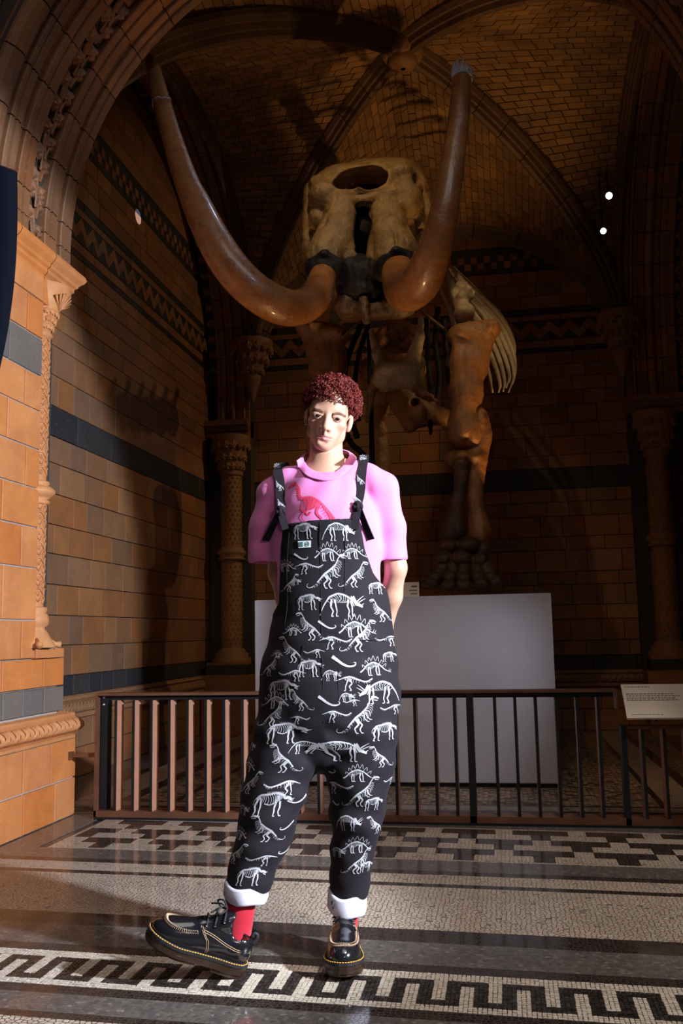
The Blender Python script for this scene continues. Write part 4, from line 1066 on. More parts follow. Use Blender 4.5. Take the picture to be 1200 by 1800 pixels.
# ---- skull
SY = 5.95
skull = bone('skull', [
    ('e', (652, 350, SY+0.30), (100, 82, 62), 0), ('e', (700, 318, SY+0.26), (48, 60, 30), 0.05), ('e', (600, 322, SY+0.16), (46, 50, 24), 0.04),
    ('e', (640, 338, SY+0.12), (88, 60, 36), 0.04),
    ('c', (556, 322, SY+0.02, 13), (600, 305, SY-0.02, 12), 0.04), ('c', (600, 305, SY-0.02, 12), (655, 298, SY-0.02, 11), 0.04), ('c', (655, 298, SY-0.02, 11), (706, 296, SY+0.05, 13), 0.04), ('c', (706, 296, SY+0.05, 13), (736, 318, SY+0.16, 15), 0.04),
    ('c', (548, 335, SY+0.10, 15), (540, 385, SY+0.08, 9), 0.04), ('c', (540, 385, SY+0.08, 8), (538, 435, SY+0.12, 7), 0.03), ('c', (540, 435, SY+0.12, 8), (560, 455, SY+0.02, 9), 0.03),
    ('e', (572, 348, SY+0.0), (30, 40, 28), 0.04), ('e', (563, 388, SY+0.08), (20, 34, 26), 0.03),
    ('e', (716, 348, SY+0.02), (27, 38, 36), 0.04), ('e', (706, 312, SY+0.02), (26, 36, 18), 0.04),
    ('c', (742, 325, SY+0.24, 12), (752, 375, SY+0.26, 9), 0.04), ('c', (738, 385, SY+0.10, 10), (742, 440, SY+0.12, 9), 0.03), ('c', (740, 440, SY+0.12, 9), (728, 462, SY+0.02, 9), 0.03),
    ('c', (604, 360, SY-0.02, 28), (590, 405, SY-0.09, 29), 0.04), ('c', (590, 405, SY-0.09, 30), (570, 452, SY-0.17, 34), 0.03),
    ('c', (680, 360, SY-0.02, 29), (686, 405, SY-0.10, 31), 0.04), ('c', (686, 405, SY-0.10, 31), (698, 448, SY-0.19, 40), 0.03),
    ('c', (596, 425, SY-0.04, 26), (610, 455, SY-0.08, 20), 0.03), ('c', (672, 425, SY-0.04, 26), (662, 455, SY-0.08, 20), 0.03),
    ('c', (580, 350, SY-0.09, 9), (632, 349, SY-0.12, 6), 0.02), ('c', (632, 349, SY-0.12, 6), (692, 338, SY-0.10, 10), 0.02),
    ('e', (618, 326, SY+0.0), (31, 135, 18), 0.010, 'sub', -9), ('e', (655, 321, SY+0.0), (30, 135, 21), 0.010, 'sub', -4), ('e', (637, 318, SY+0.0), (40, 135, 17), 0.010, 'sub', -5),
    ('c', (637, 366, SY-0.35, 12), (637, 366, SY+0.25, 12), 0.008, 'sub'), ('c', (637, 385, SY-0.35, 13), (637, 385, SY+0.25, 13), 0.008, 'sub'), ('c', (634, 405, SY-0.35, 11), (634, 405, SY+0.2, 11), 0.008, 'sub'), ('c', (631, 424, SY-0.4, 8), (631, 424, SY+0.2, 8), 0.008, 'sub'), ('e', (592, 392, SY-0.32), (3, 20, 40), 0.03, 'sub', 14), ('e', (690, 392, SY-0.34), (3, 20, 40), 0.03, 'sub', -8), ('c', (629, 440, SY-0.4, 5.5), (629, 440, SY+0.2, 5.5), 0.008, 'sub'), ('c', (628, 454, SY-0.4, 4), (628, 454, SY+0.2, 4), 0.008, 'sub'),
    ('e', (551, 418, SY+0.0), (9, 60, 19), 0.010, 'sub'), ('e', (736, 412, SY+0.0), (10, 60, 24), 0.010, 'sub', 8),
    ('e', (734, 326, SY+0.05), (7, 50, 16), 0.010, 'sub', 15),
    ('e', (562, 366, SY-0.16), (13, 22, 7), 0.012, 'sub', 20), ('e', (556, 395, SY-0.10), (6, 20, 10), 0.010, 'sub'),
    ('c', (577, 372, SY-0.20, 3), (560, 425, SY-0.20, 3), 0.014, 'sub'), ('c', (706, 365, SY-0.20, 3), (724, 420, SY-0.20, 3), 0.014, 'sub'),
], 'bone', 0.0080, it=2, rough=0.003)
# dark sockets round the tusk roots; cavity and palate coloured near-black for shade
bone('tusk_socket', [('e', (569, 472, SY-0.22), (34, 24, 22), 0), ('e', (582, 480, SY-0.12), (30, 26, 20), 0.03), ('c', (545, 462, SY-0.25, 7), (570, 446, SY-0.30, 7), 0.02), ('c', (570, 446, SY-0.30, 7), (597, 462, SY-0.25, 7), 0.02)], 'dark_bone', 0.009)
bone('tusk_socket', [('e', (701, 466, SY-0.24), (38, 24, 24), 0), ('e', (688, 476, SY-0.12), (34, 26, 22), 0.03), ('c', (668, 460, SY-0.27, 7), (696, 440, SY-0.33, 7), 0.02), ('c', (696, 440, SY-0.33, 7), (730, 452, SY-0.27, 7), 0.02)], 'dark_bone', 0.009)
bone('nasal_cavity_shade', [('e', (640, 345, SY+0.34), (62, 42, 46), 0), ('e', (637, 410, SY+0.28), (34, 42, 52), 0.03)], 'dark_bone', 0.012, rough=0)  # dark body added behind the openings, standing in for their shade
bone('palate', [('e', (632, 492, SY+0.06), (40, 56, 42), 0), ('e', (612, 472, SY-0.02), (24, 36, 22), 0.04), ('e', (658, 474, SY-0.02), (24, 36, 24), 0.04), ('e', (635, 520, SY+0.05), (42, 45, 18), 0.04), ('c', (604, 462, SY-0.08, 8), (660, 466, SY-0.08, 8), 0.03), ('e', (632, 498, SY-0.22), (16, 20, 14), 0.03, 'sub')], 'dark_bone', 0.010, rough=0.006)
bone('lower_jaw', [('e', (610, 540, SY+0.06), (22, 40, 20), 0), ('e', (695, 542, SY+0.1), (38, 40, 13), 0.03), ('c', (638, 528, SY-0.08, 9), (643, 562, SY-0.10, 8), 0.03), ('c', (612, 528, SY+0.05, 14), (638, 545, SY-0.02, 12), 0.04), ('c', (640, 545, SY-0.02, 12), (705, 545, SY+0.06, 13), 0.04), ('e', (596, 505, SY+0.25), (14, 40, 34), 0.04), ('e', (690, 510, SY+0.25), (14, 40, 34), 0.04), ('e', (625, 538, SY-0.14), (5, 14, 12), 0.02, 'sub'), ('e', (664, 540, SY-0.12), (8, 14, 5), 0.02, 'sub')], 'bone_dark', 0.009, rough=0.005)
tl, CL = tusk('tusk', [(574, 432, SY+0.0, 40), (572, 462, SY-0.14, 42), (562, 503, SY-0.32, 52), (547, 529, SY-0.46, 60), (519, 541, 5.35, 63), (488, 536, 5.24, 66), (447, 512, 5.14, 66), (407, 471, 5.09, 65), (372, 415, 5.09, 60), (347, 362, 5.12, 52), (328, 320, 5.14, 44), (303, 246, 5.2, 37), (280, 165, 5.27, 31), (267, 113, 5.33, 24), (261, 98, 5.35, 7)])
tr, CRt = tusk('tusk', [(698, 425, SY+0.0, 44), (700, 460, SY-0.15, 58), (704, 495, SY-0.35, 66), (714, 513, SY-0.55, 70), (738, 497, 5.22, 70), (756, 460, 5.08, 66), (768, 425, 5.03, 60), (779, 380, 5.0, 53), (790, 320, 5.0, 46), (797, 275, 5.02, 41), (807, 200, 5.06, 38), (811, 150, 5.1, 34), (812, 134, 5.11, 33)])
q = MB()      # pale crack round the left tusk, knots on it, and the splintered end of the right one
ic = int(np.argmin(np.abs(CL[:, 2]-at(282, 178, 5.25)[2]))); c = CL[ic]; T = CL[ic+1, :3]-CL[ic-1, :3]; T /= np.linalg.norm(T)
u = np.cross(T, (0, 1, 0)); u /= np.linalg.norm(u); w = np.cross(T, u)
q.tube([c[:3]-SKO+(c[3]+0.001)*(u*math.cos(a)+w*math.sin(a))+T*(0.014*math.sin(2.2*a)+0.006*math.sin(9*a)) for a in np.linspace(0, 2*math.pi, 40)], 0.0028, 5)
q.build('crack_filling', 'plaster', tl, True)
for ik, s in ((40, -0.1), (34, 0.2)):
    c = CL[ik]; T = CL[ik+1, :3]-CL[ik-1, :3]; T /= np.linalg.norm(T); d = np.array([0.05+s, -1, -0.15]); d -= T*(d@T); d /= np.linalg.norm(d)
    kn = MB(); leaf(kn, c[:3]-SKO+d*(c[3]-0.003), d, T, 0.035, 3, 0.25); kn.build('knot', 'bone_red', tl, True)
tp = MB(); c = CRt[-1]; T = CRt[-1, :3]-CRt[-3, :3]; T /= np.linalg.norm(T); u = np.cross(T, (0, 1, 0)); u /= np.linalg.norm(u); w = np.cross(T, u)
for k in range(26):
    a = 2*math.pi*k/26; L_ = random.uniform(0.06, 0.125)-(0.03 if 8 < k < 14 else 0); r = c[3]*random.uniform(0.86, 1.02); b0 = c[:3]-SKO+r*(u*math.cos(a)+w*math.sin(a))-T*0.02
    tp.tube([b0, b0+T*L_*0.6+u*random.uniform(-.004, .004), b0+T*L_], [0.011, 0.010, random.uniform(0.002, 0.007)], 5)
tp.tube([c[:3]-SKO-T*0.02, c[:3]-SKO+T*0.05], [c[3]*0.8, c[3]*0.6], 10)
tp.build('splintered_tip', 'plaster', tr)
# ---- front legs (mx mirrors the right-hand leg about the animal's middle for the other one)
def leg(mx, dY):
    X = (lambda x: x) if not mx else (lambda x: 1400-x-0)
    LY_ = 6.62+dY
    def C(a, b, k=0.03): return ('c', (X(a[0]), a[1], LY_+a[2], a[3]), (X(b[0]), b[1], LY_+b[2], b[3]), k)
    def E_(c, r, k=0.03, *op): return ('e', (X(c[0]), c[1], LY_+c[2]), r, k, *op)
    bone('humerus', [E_((814, 590, 0), (28, 36, 19), 0), E_((862, 578, 0), (18, 28, 15), 0.05), C((835, 592, 0, 26), (822, 640, 0, 29), 0.06), C((822, 640, 0, 29), (819, 690, 0, 27), 0.06), C((819, 690, 0, 27), (815, 740, 0, 24), 0.06), C((856, 582, 0, 14), (846, 650, 0.02, 9), 0.06), E_((811, 762, 0.0), (22, 27, 26), 0.10), E_((835, 764, 0.01), (13, 24, 24), 0.08), E_((803, 640, -.05), (7, 16, 46), 0.05), ('c', (X(836), 610, LY_-0.16, 5), (X(830), 680, LY_-0.14, 4), 0.03, 'sub'), ('e', (X(822), 775, LY_-0.13), (6, 16, 14), 0.02, 'sub')], 'bone_red', 0.010)
    bone('ulna', [E_((846, 748, 0.06), (14, 30, 32), 0), C((842, 720, 0.08, 6), (852, 760, 0.06, 12)), C((846, 770, 0.04, 18), (838, 805, 0.03, 18)), E_((815, 806, 0), (34, 34, 13), 0.04), C((838, 810, 0, 17), (834, 880, 0, 14)), C((834, 880, 0, 14), (842, 935, 0, 22)), E_((843, 942, 0), (18, 28, 20), 0.04), E_((795, 806, -.05), (13, 14, 14), 0.03), ('e', (X(830), 790, LY_-0.12), (10, 14, 10), 0.02, 'sub')], 'bone_red', 0.010)
    bone('radius', [E_((810, 815, -.04), (18, 22, 12), 0), C((812, 820, -.05, 14), (807, 870, -.07, 10)), C((807, 870, -.07, 10), (797, 925, -.06, 19)), E_((795, 938, -.05), (24, 28, 16), 0.04)], 'bone_dark', 0.009)
    bone('wrist', [E_((790, 960, -.04), (23, 30, 14), 0), E_((824, 958, -.06), (22, 30, 15), 0.010), E_((848, 968, 0), (15, 28, 17), 0.010), E_((780, 982, -.06), (18, 28, 15), 0.010), E_((811, 981, -.11), (20, 24, 14), 0.010), E_((840, 986, -.08), (18, 24, 14), 0.010), E_((815, 985, 0.05), (40, 32, 36), 0.03)], 'bone_dark', 0.008, it=0, rough=0.005)
    for tx, ex, ey in ((778, 756, 1033), (796, 788, 1037), (815, 814, 1036), (836, 846, 1034), (852, 872, 1031)):
        zc = -0.10-0.03*(1-abs(tx-812)/40)
        bone('toe', [C((tx, 998, zc, 13), (tx*0.5+ex*0.5, 1016, zc-0.03, 13), 0.01), E_(((tx+ex)/2, 1015, zc-.03), (15, 20, 11), 0.008), C(((tx+ex)/2, 1018, zc-0.04, 12), (ex, ey-9, zc-0.09, 10), 0.01), E_((ex, ey-8, zc-0.10), (14, 18, 9), 0.008)], 'bone_dark', 0.0075, it=0, rough=0.004)
leg(False, 0.0); leg(True, 0.05)
# shoulder blades
bone('shoulder_blade', [('c', (782, 470, 6.95, 5), (800, 520, 6.8, 8), 0.02), ('c', (800, 520, 6.8, 10), (818, 548, 6.68, 14), 0.04), ('e', (815, 550, 6.66), (18, 26, 14), 0.04), ('c', (806, 500, 6.8, 6), (826, 520, 6.72, 8), 0.03), ('c', (790, 470, 7.0, 6), (830, 515, 6.9, 5), 0.03), ('c', (812, 520, 6.7, 10), (822, 508, 6.68, 7), 0.03)], 'bone_pale', 0.009)
bone('shoulder_blade', [('c', (615, 500, 6.9, 7), (590, 560, 6.75, 12), 0.02), ('e', (586, 585, 6.7), (17, 26, 15), 0.04), ('c', (590, 545, 6.8, 9), (592, 590, 6.72, 11), 0.03), ('c', (580, 520, 6.8, 5), (600, 545, 6.75, 8), 0.03)], 'bone_pale', 0.009)
bone('breastbone', [('c', (652, 582, 6.55, 5), (664, 625, 6.5, 9), 0.02), ('c', (664, 625, 6.5, 10), (676, 648, 6.48, 14), 0.03), ('c', (740, 560, 6.55, 5), (737, 592, 6.5, 7), 0.02), ('c', (737, 592, 6.5, 9), (722, 640, 6.48, 15), 0.03), ('e', (697, 652, 6.46), (38, 26, 17), 0.05), ('e', (680, 668, 6.5), (26, 24, 18), 0.04), ('e', (715, 668, 6.5), (24, 24, 16), 0.04), ('e', (697, 696, 6.42), (34, 40, 16), 0.02, 'sub')], 'bone_pale', 0.009)
bone('sternum', [('c', (655, 680, 6.62, 8), (645, 740, 6.7, 4), 0), ('c', (736, 660, 6.6, 10), (742, 690, 6.65, 8), 0.02), ('e', (738, 640, 6.62), (10, 20, 18), 0.02), ('c', (650, 690, 6.62, 6), (665, 660, 6.6, 10), 0.03), ('c', (660, 665, 6.6, 8), (738, 672, 6.6, 8), 0.03)], 'bone', 0.010)
bone('neck_vertebra', [('e', (698, 592, 6.85), (36, 46, 28), 0), ('e', (690, 586, 6.68), (13, 14, 11), 0.03), ('e', (715, 600, 6.68), (14, 14, 11), 0.03), ('e', (676, 604, 6.7), (10, 14, 9), 0.02), ('e', (704, 575, 6.7), (12, 14, 8), 0.02), ('e', (702, 590, 6.58), (7, 30, 6), 0.02, 'sub')], 'bone_red', 0.008, rough=0.006)
bone('pelvis', [('c', (700, 690, 8.1, 16), (735, 730, 8.0, 22), 0), ('c', (735, 725, 8.0, 22), (790, 735, 8.0, 14), 0.05), ('c', (690, 700, 8.1, 12), (720, 750, 8.0, 12), 0.04), ('e', (728, 705, 7.9), (8, 30, 10), 0.02, 'sub'), ('c', (730, 690, 8.1, 12), (760, 705, 8.05, 10), 0.04), ('e', (690, 650, 8.4), (60, 30, 40), 0.05)], 'bone_red', 0.014)
bone('tail_bone', [('c', (756, 742, 7.9, 5), (757, 762, 7.9, 3), 0.0)], 'dark_bone', 0.008)
for X, sg_ in (((668, 0), 1), ((745, 0), 1)):
    dx = X[0]-668
    if dx == 0: bone('thigh_bone', [('e', (668+dx, 695, 8.2), (22, 26, 18), 0), ('c', (668+dx, 700, 8.2, 18), (664+dx, 760, 8.2, 14), 0.04), ('c', (664+dx, 760, 8.2, 15), (668+dx, 830, 8.2, 20), 0.04), ('e', (668+dx, 842, 8.2), (24, 26, 16), 0.04)], 'bone_red', 0.012)
bone('shin_bone', [('c', (670, 862, 8.2, 18), (672, 940, 8.2, 13), 0), ('c', (672, 940, 8.2, 13), (676, 1000, 8.2, 22), 0.03), ('e', (672, 1022, 8.15), (34, 36, 16), 0.03)], 'bone_red', 0.013)
bone('thigh_bone', [('e', (560, 695, 8.2), (22, 26, 18), 0), ('c', (560, 700, 8.2, 18), (560, 830, 8.2, 17), 0.04), ('e', (560, 842, 8.2), (24, 26, 16), 0.04)], 'bone_red', 0.014)
bone('shin_bone', [('c', (560, 862, 8.2, 18), (560, 940, 8.2, 13), 0), ('c', (560, 940, 8.2, 13), (560, 1000, 8.2, 22), 0.03), ('e', (560, 1022, 8.15), (34, 36, 16), 0.03)], 'bone_red', 0.014)
for k in range(15):                                   # backbone running back from the skull
    t = k/14; bone('vertebra', [('e', (665+40*t, 470+60*t, 6.5+1.9*t), (17, 19, 13), 0), ('c', (665+40*t, 466+60*t, 6.5+1.9*t, 5), (667+40*t, 448+62*t, 6.58+1.9*t, 4), 0.02)], 'bone_dark', 0.014, it=0)
# ribs: each one sweeps out and down
RB = [[(792, 478, 7.4), (826, 520, 7.3), (868, 568, 7.2), (896, 625, 7.15), (903, 660, 7.1), (893, 690, 7.05)],
      [(790, 480, 7.3), (820, 522, 7.22), (858, 566, 7.12), (884, 620, 7.07), (895, 660, 7.03), (889, 682, 7.0)],
      [(788, 484, 7.2), (816, 528, 7.12), (850, 575, 7.04), (875, 625, 7.0), (886, 668, 6.97), (884, 688, 6.95)],
      [(786, 488, 7.1), (812, 535, 7.04), (842, 580, 6.97), (866, 632, 6.93), (878, 672, 6.9), (876, 690, 6.9)],
      [(820, 540, 7.0), (838, 570, 6.95), (850, 610, 6.9), (853, 640, 6.88)],
      [(794, 474, 7.55), (832, 516, 7.45), (874, 562, 7.35), (899, 612, 7.3), (905, 650, 7.25), (900, 672, 7.2)],
      [(785, 492, 7.0), (808, 542, 6.95), (834, 590, 6.9), (856, 645, 6.86), (866, 690, 6.84)],
      [(796, 470, 7.7), (838, 512, 7.6), (880, 556, 7.5), (902, 600, 7.45), (904, 636, 7.4)],
      [(770, 500, 6.9), (795, 560, 6.85), (812, 640, 6.8), (826, 700, 6.78)]]
for r_ in RB:
    C = spline([at(*p) for p in r_], 26); n = len(C)
    MB().tube([c-SKO for c in C], [0.0185*(0.65+0.5*math.sin(math.pi*min(i/n*1.2, 1)))*(1.0 if i < n-3 else 0.6) for i in range(n)], 8, flat=0.6, up=(0, 1, 0)).build('rib', 'bone_pale', skel, True)
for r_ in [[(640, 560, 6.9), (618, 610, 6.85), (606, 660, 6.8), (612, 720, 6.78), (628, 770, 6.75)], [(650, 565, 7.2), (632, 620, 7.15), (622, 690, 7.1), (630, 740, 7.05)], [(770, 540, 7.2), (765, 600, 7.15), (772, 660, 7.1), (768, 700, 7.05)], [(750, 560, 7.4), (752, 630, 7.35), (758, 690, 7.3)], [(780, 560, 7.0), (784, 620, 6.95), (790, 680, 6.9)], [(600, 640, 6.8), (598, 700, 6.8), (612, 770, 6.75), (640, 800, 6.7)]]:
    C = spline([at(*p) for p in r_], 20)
    MB().tube([c-SKO for c in C], [0.022]*20, 8, flat=0.6, up=(0, 1, 0)).build('rib', 'dark_bone', skel, True)  # these ribs take the shaded near-black bone colour
for a, b in (((738, 545, 6.6), (780, 578, 6.55)), ((632, 565, 6.6), (602, 592, 6.55))):
    A, B = at(*a)-SKO, at(*b)-SKO; MB().tube([A, B], 0.022, 4, flat=0.5).build('support_strut', 'bone', skel)
MB().tube([at(648, 560, 6.95)-SKO, (at(648, 560, 6.95)-SKO)*np.array([1, 1, 0])], 0.02, 10).build('support_rod', 'iron', skel, True)
# ================================================================== the man
def skin_mat():
    m, nt, b = newmat('skin')
    c = ramp(nt, [(0.3, (0.50, 0.27, 0.175)), (0.7, (0.58, 0.33, 0.225))], noise(nt, 18, 4))
    fr = ramp(nt, [(0.68, (0, 0, 0)), (0.74, (1, 1, 1))], noise(nt, 260, 2))
    c = mixc(nt, c, (0.38, 0.17, 0.10), math_(nt, 'MULTIPLY', fr, 0.35))
    at_ = node(nt, 'ShaderNodeAttribute', attribute_name='lip')
    c = mixc(nt, c, (0.50, 0.17, 0.16), at_.outputs['Fac'])
    nt.links.new(c, b.inputs['Base Color']); b.inputs['Roughness'].default_value = 0.42
    b.inputs['Subsurface Weight'].default_value = 0.12; b.inputs['Subsurface Radius'].default_value = (0.010, 0.004, 0.002); b.inputs['Subsurface Scale'].default_value = 0.5
    return m
def cloth_mat(name, c1, c2, rough=0.85, ws=900, sheen=0.25, bs=0.15):
    m, nt, b = newmat(name)
    nt.links.new(mixc(nt, c1, c2, noise(nt, 6, 3)), b.inputs['Base Color'])
    b.inputs['Roughness'].default_value = rough; b.inputs['Sheen Weight'].default_value = sheen; b.inputs['Specular IOR Level'].default_value = 0.2
    bump(nt, b, noise(nt, ws, 2), bs, 0.0006); return m
M['skin'] = skin_mat()
M['pink'] = cloth_mat('pink_jersey', (0.74, 0.22, 0.50), (0.70, 0.19, 0.46))
M['dung'] = cloth_mat('black_cotton_twill', (0.010, 0.0075, 0.011), (0.015, 0.011, 0.015), 0.8, 1200, 0.03)
M['cuff'] = cloth_mat('pale_twill_reverse', (0.66, 0.64, 0.74), (0.60, 0.58, 0.68))
M['sock'] = cloth_mat('red_knit', (0.50, 0.016, 0.034), (0.44, 0.012, 0.028), 0.8, 300)
M['print'] = plain('white_print', (0.56, 0.55, 0.58), 0.7, nscale=120, namt=0.45)
M['redprint'] = plain('red_print', (0.72, 0.045, 0.12), 0.7)
M['leather'] = plain('black_patent_leather', (0.008, 0.008, 0.010), 0.17, spec=0.6, coat=0.6, bumpy=0.08, bscale=90)
M['sole'] = plain('dark_rubber', (0.035, 0.018, 0.010), 0.30)
M['stitch'] = plain('yellow_stitch', (0.75, 0.36, 0.05), 0.6)
M['tanstitch'] = plain('tan_stitch', (0.52, 0.34, 0.20), 0.6)
M['lace'] = plain('black_lace', (0.012, 0.012, 0.013), 0.7)
M['steel'] = plain('eyelet_steel', (0.5, 0.5, 0.52), 0.3, 0.9)
M['hair'] = plain('red_hair', (0.17, 0.020, 0.012), 0.45, nscale=60, col2=(0.09, 0.011, 0.008), spec=0.3)
M['brow'] = plain('brown_brow_hair', (0.17, 0.07, 0.04), 0.6)
M['eye'] = plain('eye_white', (0.75, 0.70, 0.68), 0.15)
M['iris'] = plain('dark_iris', (0.015, 0.010, 0.010), 0.08)
M['patch'] = plain('woven_label', (0.70, 0.78, 0.78), 0.7); M['teal'] = plain('teal_thread', (0.03, 0.16, 0.18), 0.7)
PO = atz(585, 1690); PO[2] = 0
pr_, pb_ = np.array([math.cos(YAW), math.sin(YAW), 0]), np.array([-math.sin(YAW), math.cos(YAW), 0])
man = empty('person', tuple(PO)); man.rotation_euler = (0, 0, YAW)
tag(man, 'man with curly red hair in dinosaur-print dungarees and pink T-shirt, hands behind his back', 'person')
def L(px, py, dy=0.0):
    d = ray(px, py); q = CC-PO; t = (dy-q@pb_)/(d@pb_); p = q+d*t
    return np.array([p@pr_, dy, p[2]])
PXM = 1/(proj(PO+np.array([0, 0, 1.0]))[0]*0+F_PX/proj(PO+np.array([0, 0, 1.0]))[2])      # metres per pixel at the man
# ---- head frame
HC = L(577.5, 733.5, -0.005)
HR = Matrix.Rotation(rad(11), 3, 'Y') @ Matrix.Rotation(rad(0.5), 3, 'Z') @ Matrix.Rotation(rad(13), 3, 'X')
HRn = np.array(HR)
def hd(x, y, z): return HC+HRn@np.array([x, y, z])
fx = lambda lo, hi, a, b, h, H: np.unique(np.round(np.r_[np.arange(lo, a, H), np.arange(a, b, h), np.arange(b, hi, H)], 5))
hl = L(576, 735)
B = Vol(fx(-0.42, 0.40, hl[0]-0.105, hl[0]+0.105, 0.0021, 0.008), fx(-0.22, 0.34, -0.135, 0.02, 0.0021, 0.008), fx(0.04, 1.93, L(576, 812)[2], 1.90, 0.0021, 0.009))
J = dict(neck0=L(573, 838, 0.015), pel=L(580, 1140), chest=L(571, 930, 0.01), waist=L(573, 1050, 0.01),
         sl=L(486, 870, 0.02), el=L(490, 1008, 0.10), wl=L(522, 1108, 0.17), sr=L(668, 860, 0.02), er=L(696, 998, 0.045), wr=L(676, 1108, 0.13))
# torso and limbs (mostly under clothes)
B.chain([J['neck0']+np.array([0, 0, -0.05]), J['chest'], J['waist'], J['pel']], [0.11, 0.145, 0.13, 0.145], 0.05, flat=((0, 1, 0), 0.68))
B.chain([J['sl'], J['neck0']+np.array([0, 0.01, -0.02]), J['sr']], [0.045, 0.062, 0.045], 0.05)
for s, e, w, hs in (('sl', 'el', 'wl', 1), ('sr', 'er', 'wr', -1)):
    S_, E_, W_ = J[s], J[e], J[w]
    B.chain([S_, S_*0.5+E_*0.5, E_, E_*0.55+W_*0.45, W_], [0.044, 0.040, 0.034, 0.036, 0.024], 0.02)
    pc = W_+np.array([0.045*hs, 0.012, -0.01]); B.cap(W_, pc, 0.026, 0.030, 0.02, flat=((0, 1, 0), 0.6))
    for i in range(4):
        a = pc+np.array([0.018*hs, 0.0, 0.024-0.016*i]); b = a+np.array([(0.034-0.004*abs(i-1.3))*hs, 0.010, -0.004]); c = b+np.array([0.018*hs, -0.018, -0.004]); d = c+np.array([-0.004*hs, -0.018, 0])
        B.chain([a, b, c, d], [0.0095, 0.009, 0.0082, 0.007], 0.004)
    B.chain([W_+np.array([0.02*hs, 0.0, 0.02]), pc+np.array([0.0, -0.015, 0.045]), pc+np.array([0.028*hs, -0.022, 0.055])], [0.013, 0.0105, 0.0085], 0.008)
HLn, HRr = L(532, 1165), L(638, 1165)
AL, AR_ = L(419, 1640, -0.05), L(606, 1632, 0.035)
B.chain([HLn, L(496, 1375, -0.025), L(430, 1560, -0.055), L(418, 1640, -0.055)], [0.088, 0.054, 0.034, 0.026], 0.03); B.chain([HRr, L(632, 1375, -0.005), L(611, 1570, 0.03), L(607, 1632, 0.04)], [0.088, 0.054, 0.034, 0.026], 0.03)
# neck
B.cap(J['neck0'], hd(0, 0.030, -0.060), 0.062, 0.051, 0.02)
B.cap(hd(0.040, 0.040, -0.06), J['neck0']+np.array([0.020, -0.050, 0.0]), 0.014, 0.011, 0.015); B.cap(hd(-0.040, 0.040, -0.06), J['neck0']+np.array([-0.020, -0.050, 0.0]), 0.014, 0.011, 0.015)
B.ell(hd(0, -0.03, -0.125), (0.012, 0.013, 0.015), 0.015)
B.cap(J['neck0']+np.array([-0.035, 0.02, 0.012]), L(530, 838, 0.02), 0.044, 0.034, 0.03); B.cap(J['neck0']+np.array([0.035, 0.02, 0.016]), L(616, 832, 0.02), 0.044, 0.034, 0.03)
# head
he = lambda c, r, k, op='add', rt=None: B.ell(hd(*c), r, k, op, HR if rt is None else HR @ rt)
hc = lambda a, b, ra, rb, k, op='add': B.cap(hd(*a), hd(*b), ra, rb, k, op)
he((0, 0.018, 0.038), (0.072, 0.094, 0.083), 0.02)
he((0, -0.030, -0.012), (0.0580, 0.058, 0.074), 0.018); he((0, -0.040, -0.050), (0.041, 0.045, 0.049), 0.018)
he((0, -0.035, 0.052), (0.058, 0.050, 0.048), 0.02)
for s in (-1, 1):
    hc((s*0.052, 0.010, -0.025), (s*0.0475, 0.000, -0.058), 0.015, 0.013, 0.014); hc((s*0.0475, 0.000, -0.058), (s*0.013, -0.063, -0.091), 0.013, 0.014, 0.014)
    he((s*0.045, -0.052, -0.019), (0.017, 0.020, 0.015), 0.016)
he((0, -0.069, -0.092), (0.022, 0.019, 0.016), 0.014)
he((0, -0.060, -0.066), (0.033, 0.025, 0.030), 0.020)
hc((-0.040, -0.070, 0.019), (0.040, -0.070, 0.019), 0.012, 0.012, 0.018)
for s in (-1, 1):
    he((s*0.0325, -0.099, -0.003), (0.020, 0.019, 0.0125), 0.012, 'sub')
hc((0, -0.079, 0.016), (0, -0.102, -0.030), 0.0075, 0.0095, 0.010)
he((0, -0.102, -0.035), (0.0095, 0.0100, 0.0085), 0.005)
for s in (-1, 1):
    he((s*0.0125, -0.0885, -0.038), (0.0075, 0.0115, 0.0080), 0.005)
    he((s*0.0075, -0.100, -0.049), (0.0042, 0.006, 0.004), 0.003, 'sub')
hc((0, -0.094, -0.047), (0, -0.0915, -0.057), 0.004, 0.004, 0.006)
for s in (-1, 1):
    hc((s*0.023, -0.0775, -0.0660), (s*0.006, -0.0870, -0.0615), 0.0026, 0.0040, 0.005)
    hc((s*0.020, -0.0780, -0.0695), (0, -0.0850, -0.0725), 0.0032, 0.0056, 0.006)
    hc((s*0.0255, -0.0805, -0.0668), (0, -0.0925, -0.0665), 0.0012, 0.0013, 0.0025, 'sub')
he((0, -0.091, -0.082), (0.014, 0.007, 0.005), 0.008, 'sub')
for s in (-1, 1):           # lids round the eyes
    he((s*0.0320, -0.0765, 0.0005), (0.0165, 0.0128, 0.0105), 0.006)
    he((s*0.0320, -0.0930, -0.0002), (0.0138, 0.010, 0.0043), 0.0015, 'sub')
    hc((s*0.019, -0.0870, 0.0055), (s*0.047, -0.0800, 0.0045), 0.0032, 0.003, 0.005)
    # ears
    R2 = Matrix.Rotation(rad(s*-14), 3, 'Z') @ Matrix.Rotation(rad(-12), 3, 'X')
    he((s*0.0745, 0.010, -0.008), (0.0065, 0.016, 0.029), 0.006, 'add', R2); he((s*0.081, 0.005, -0.004), (0.005, 0.009, 0.017), 0.003, 'sub', R2)
    hc((s*0.071, 0.000, -0.028), (s*0.070, 0.000, -0.032), 0.0065, 0.0055, 0.006)
Pb, Fb = B.mesh(); Pb = smooth_pts(Pb, Fb, 1, 0.4); body = fobj('body', Pb, Fb, 'skin', man)
hl_ = (Pb-HC)@HRn            # head-space coordinates
lip = np.zeros(len(Pb))
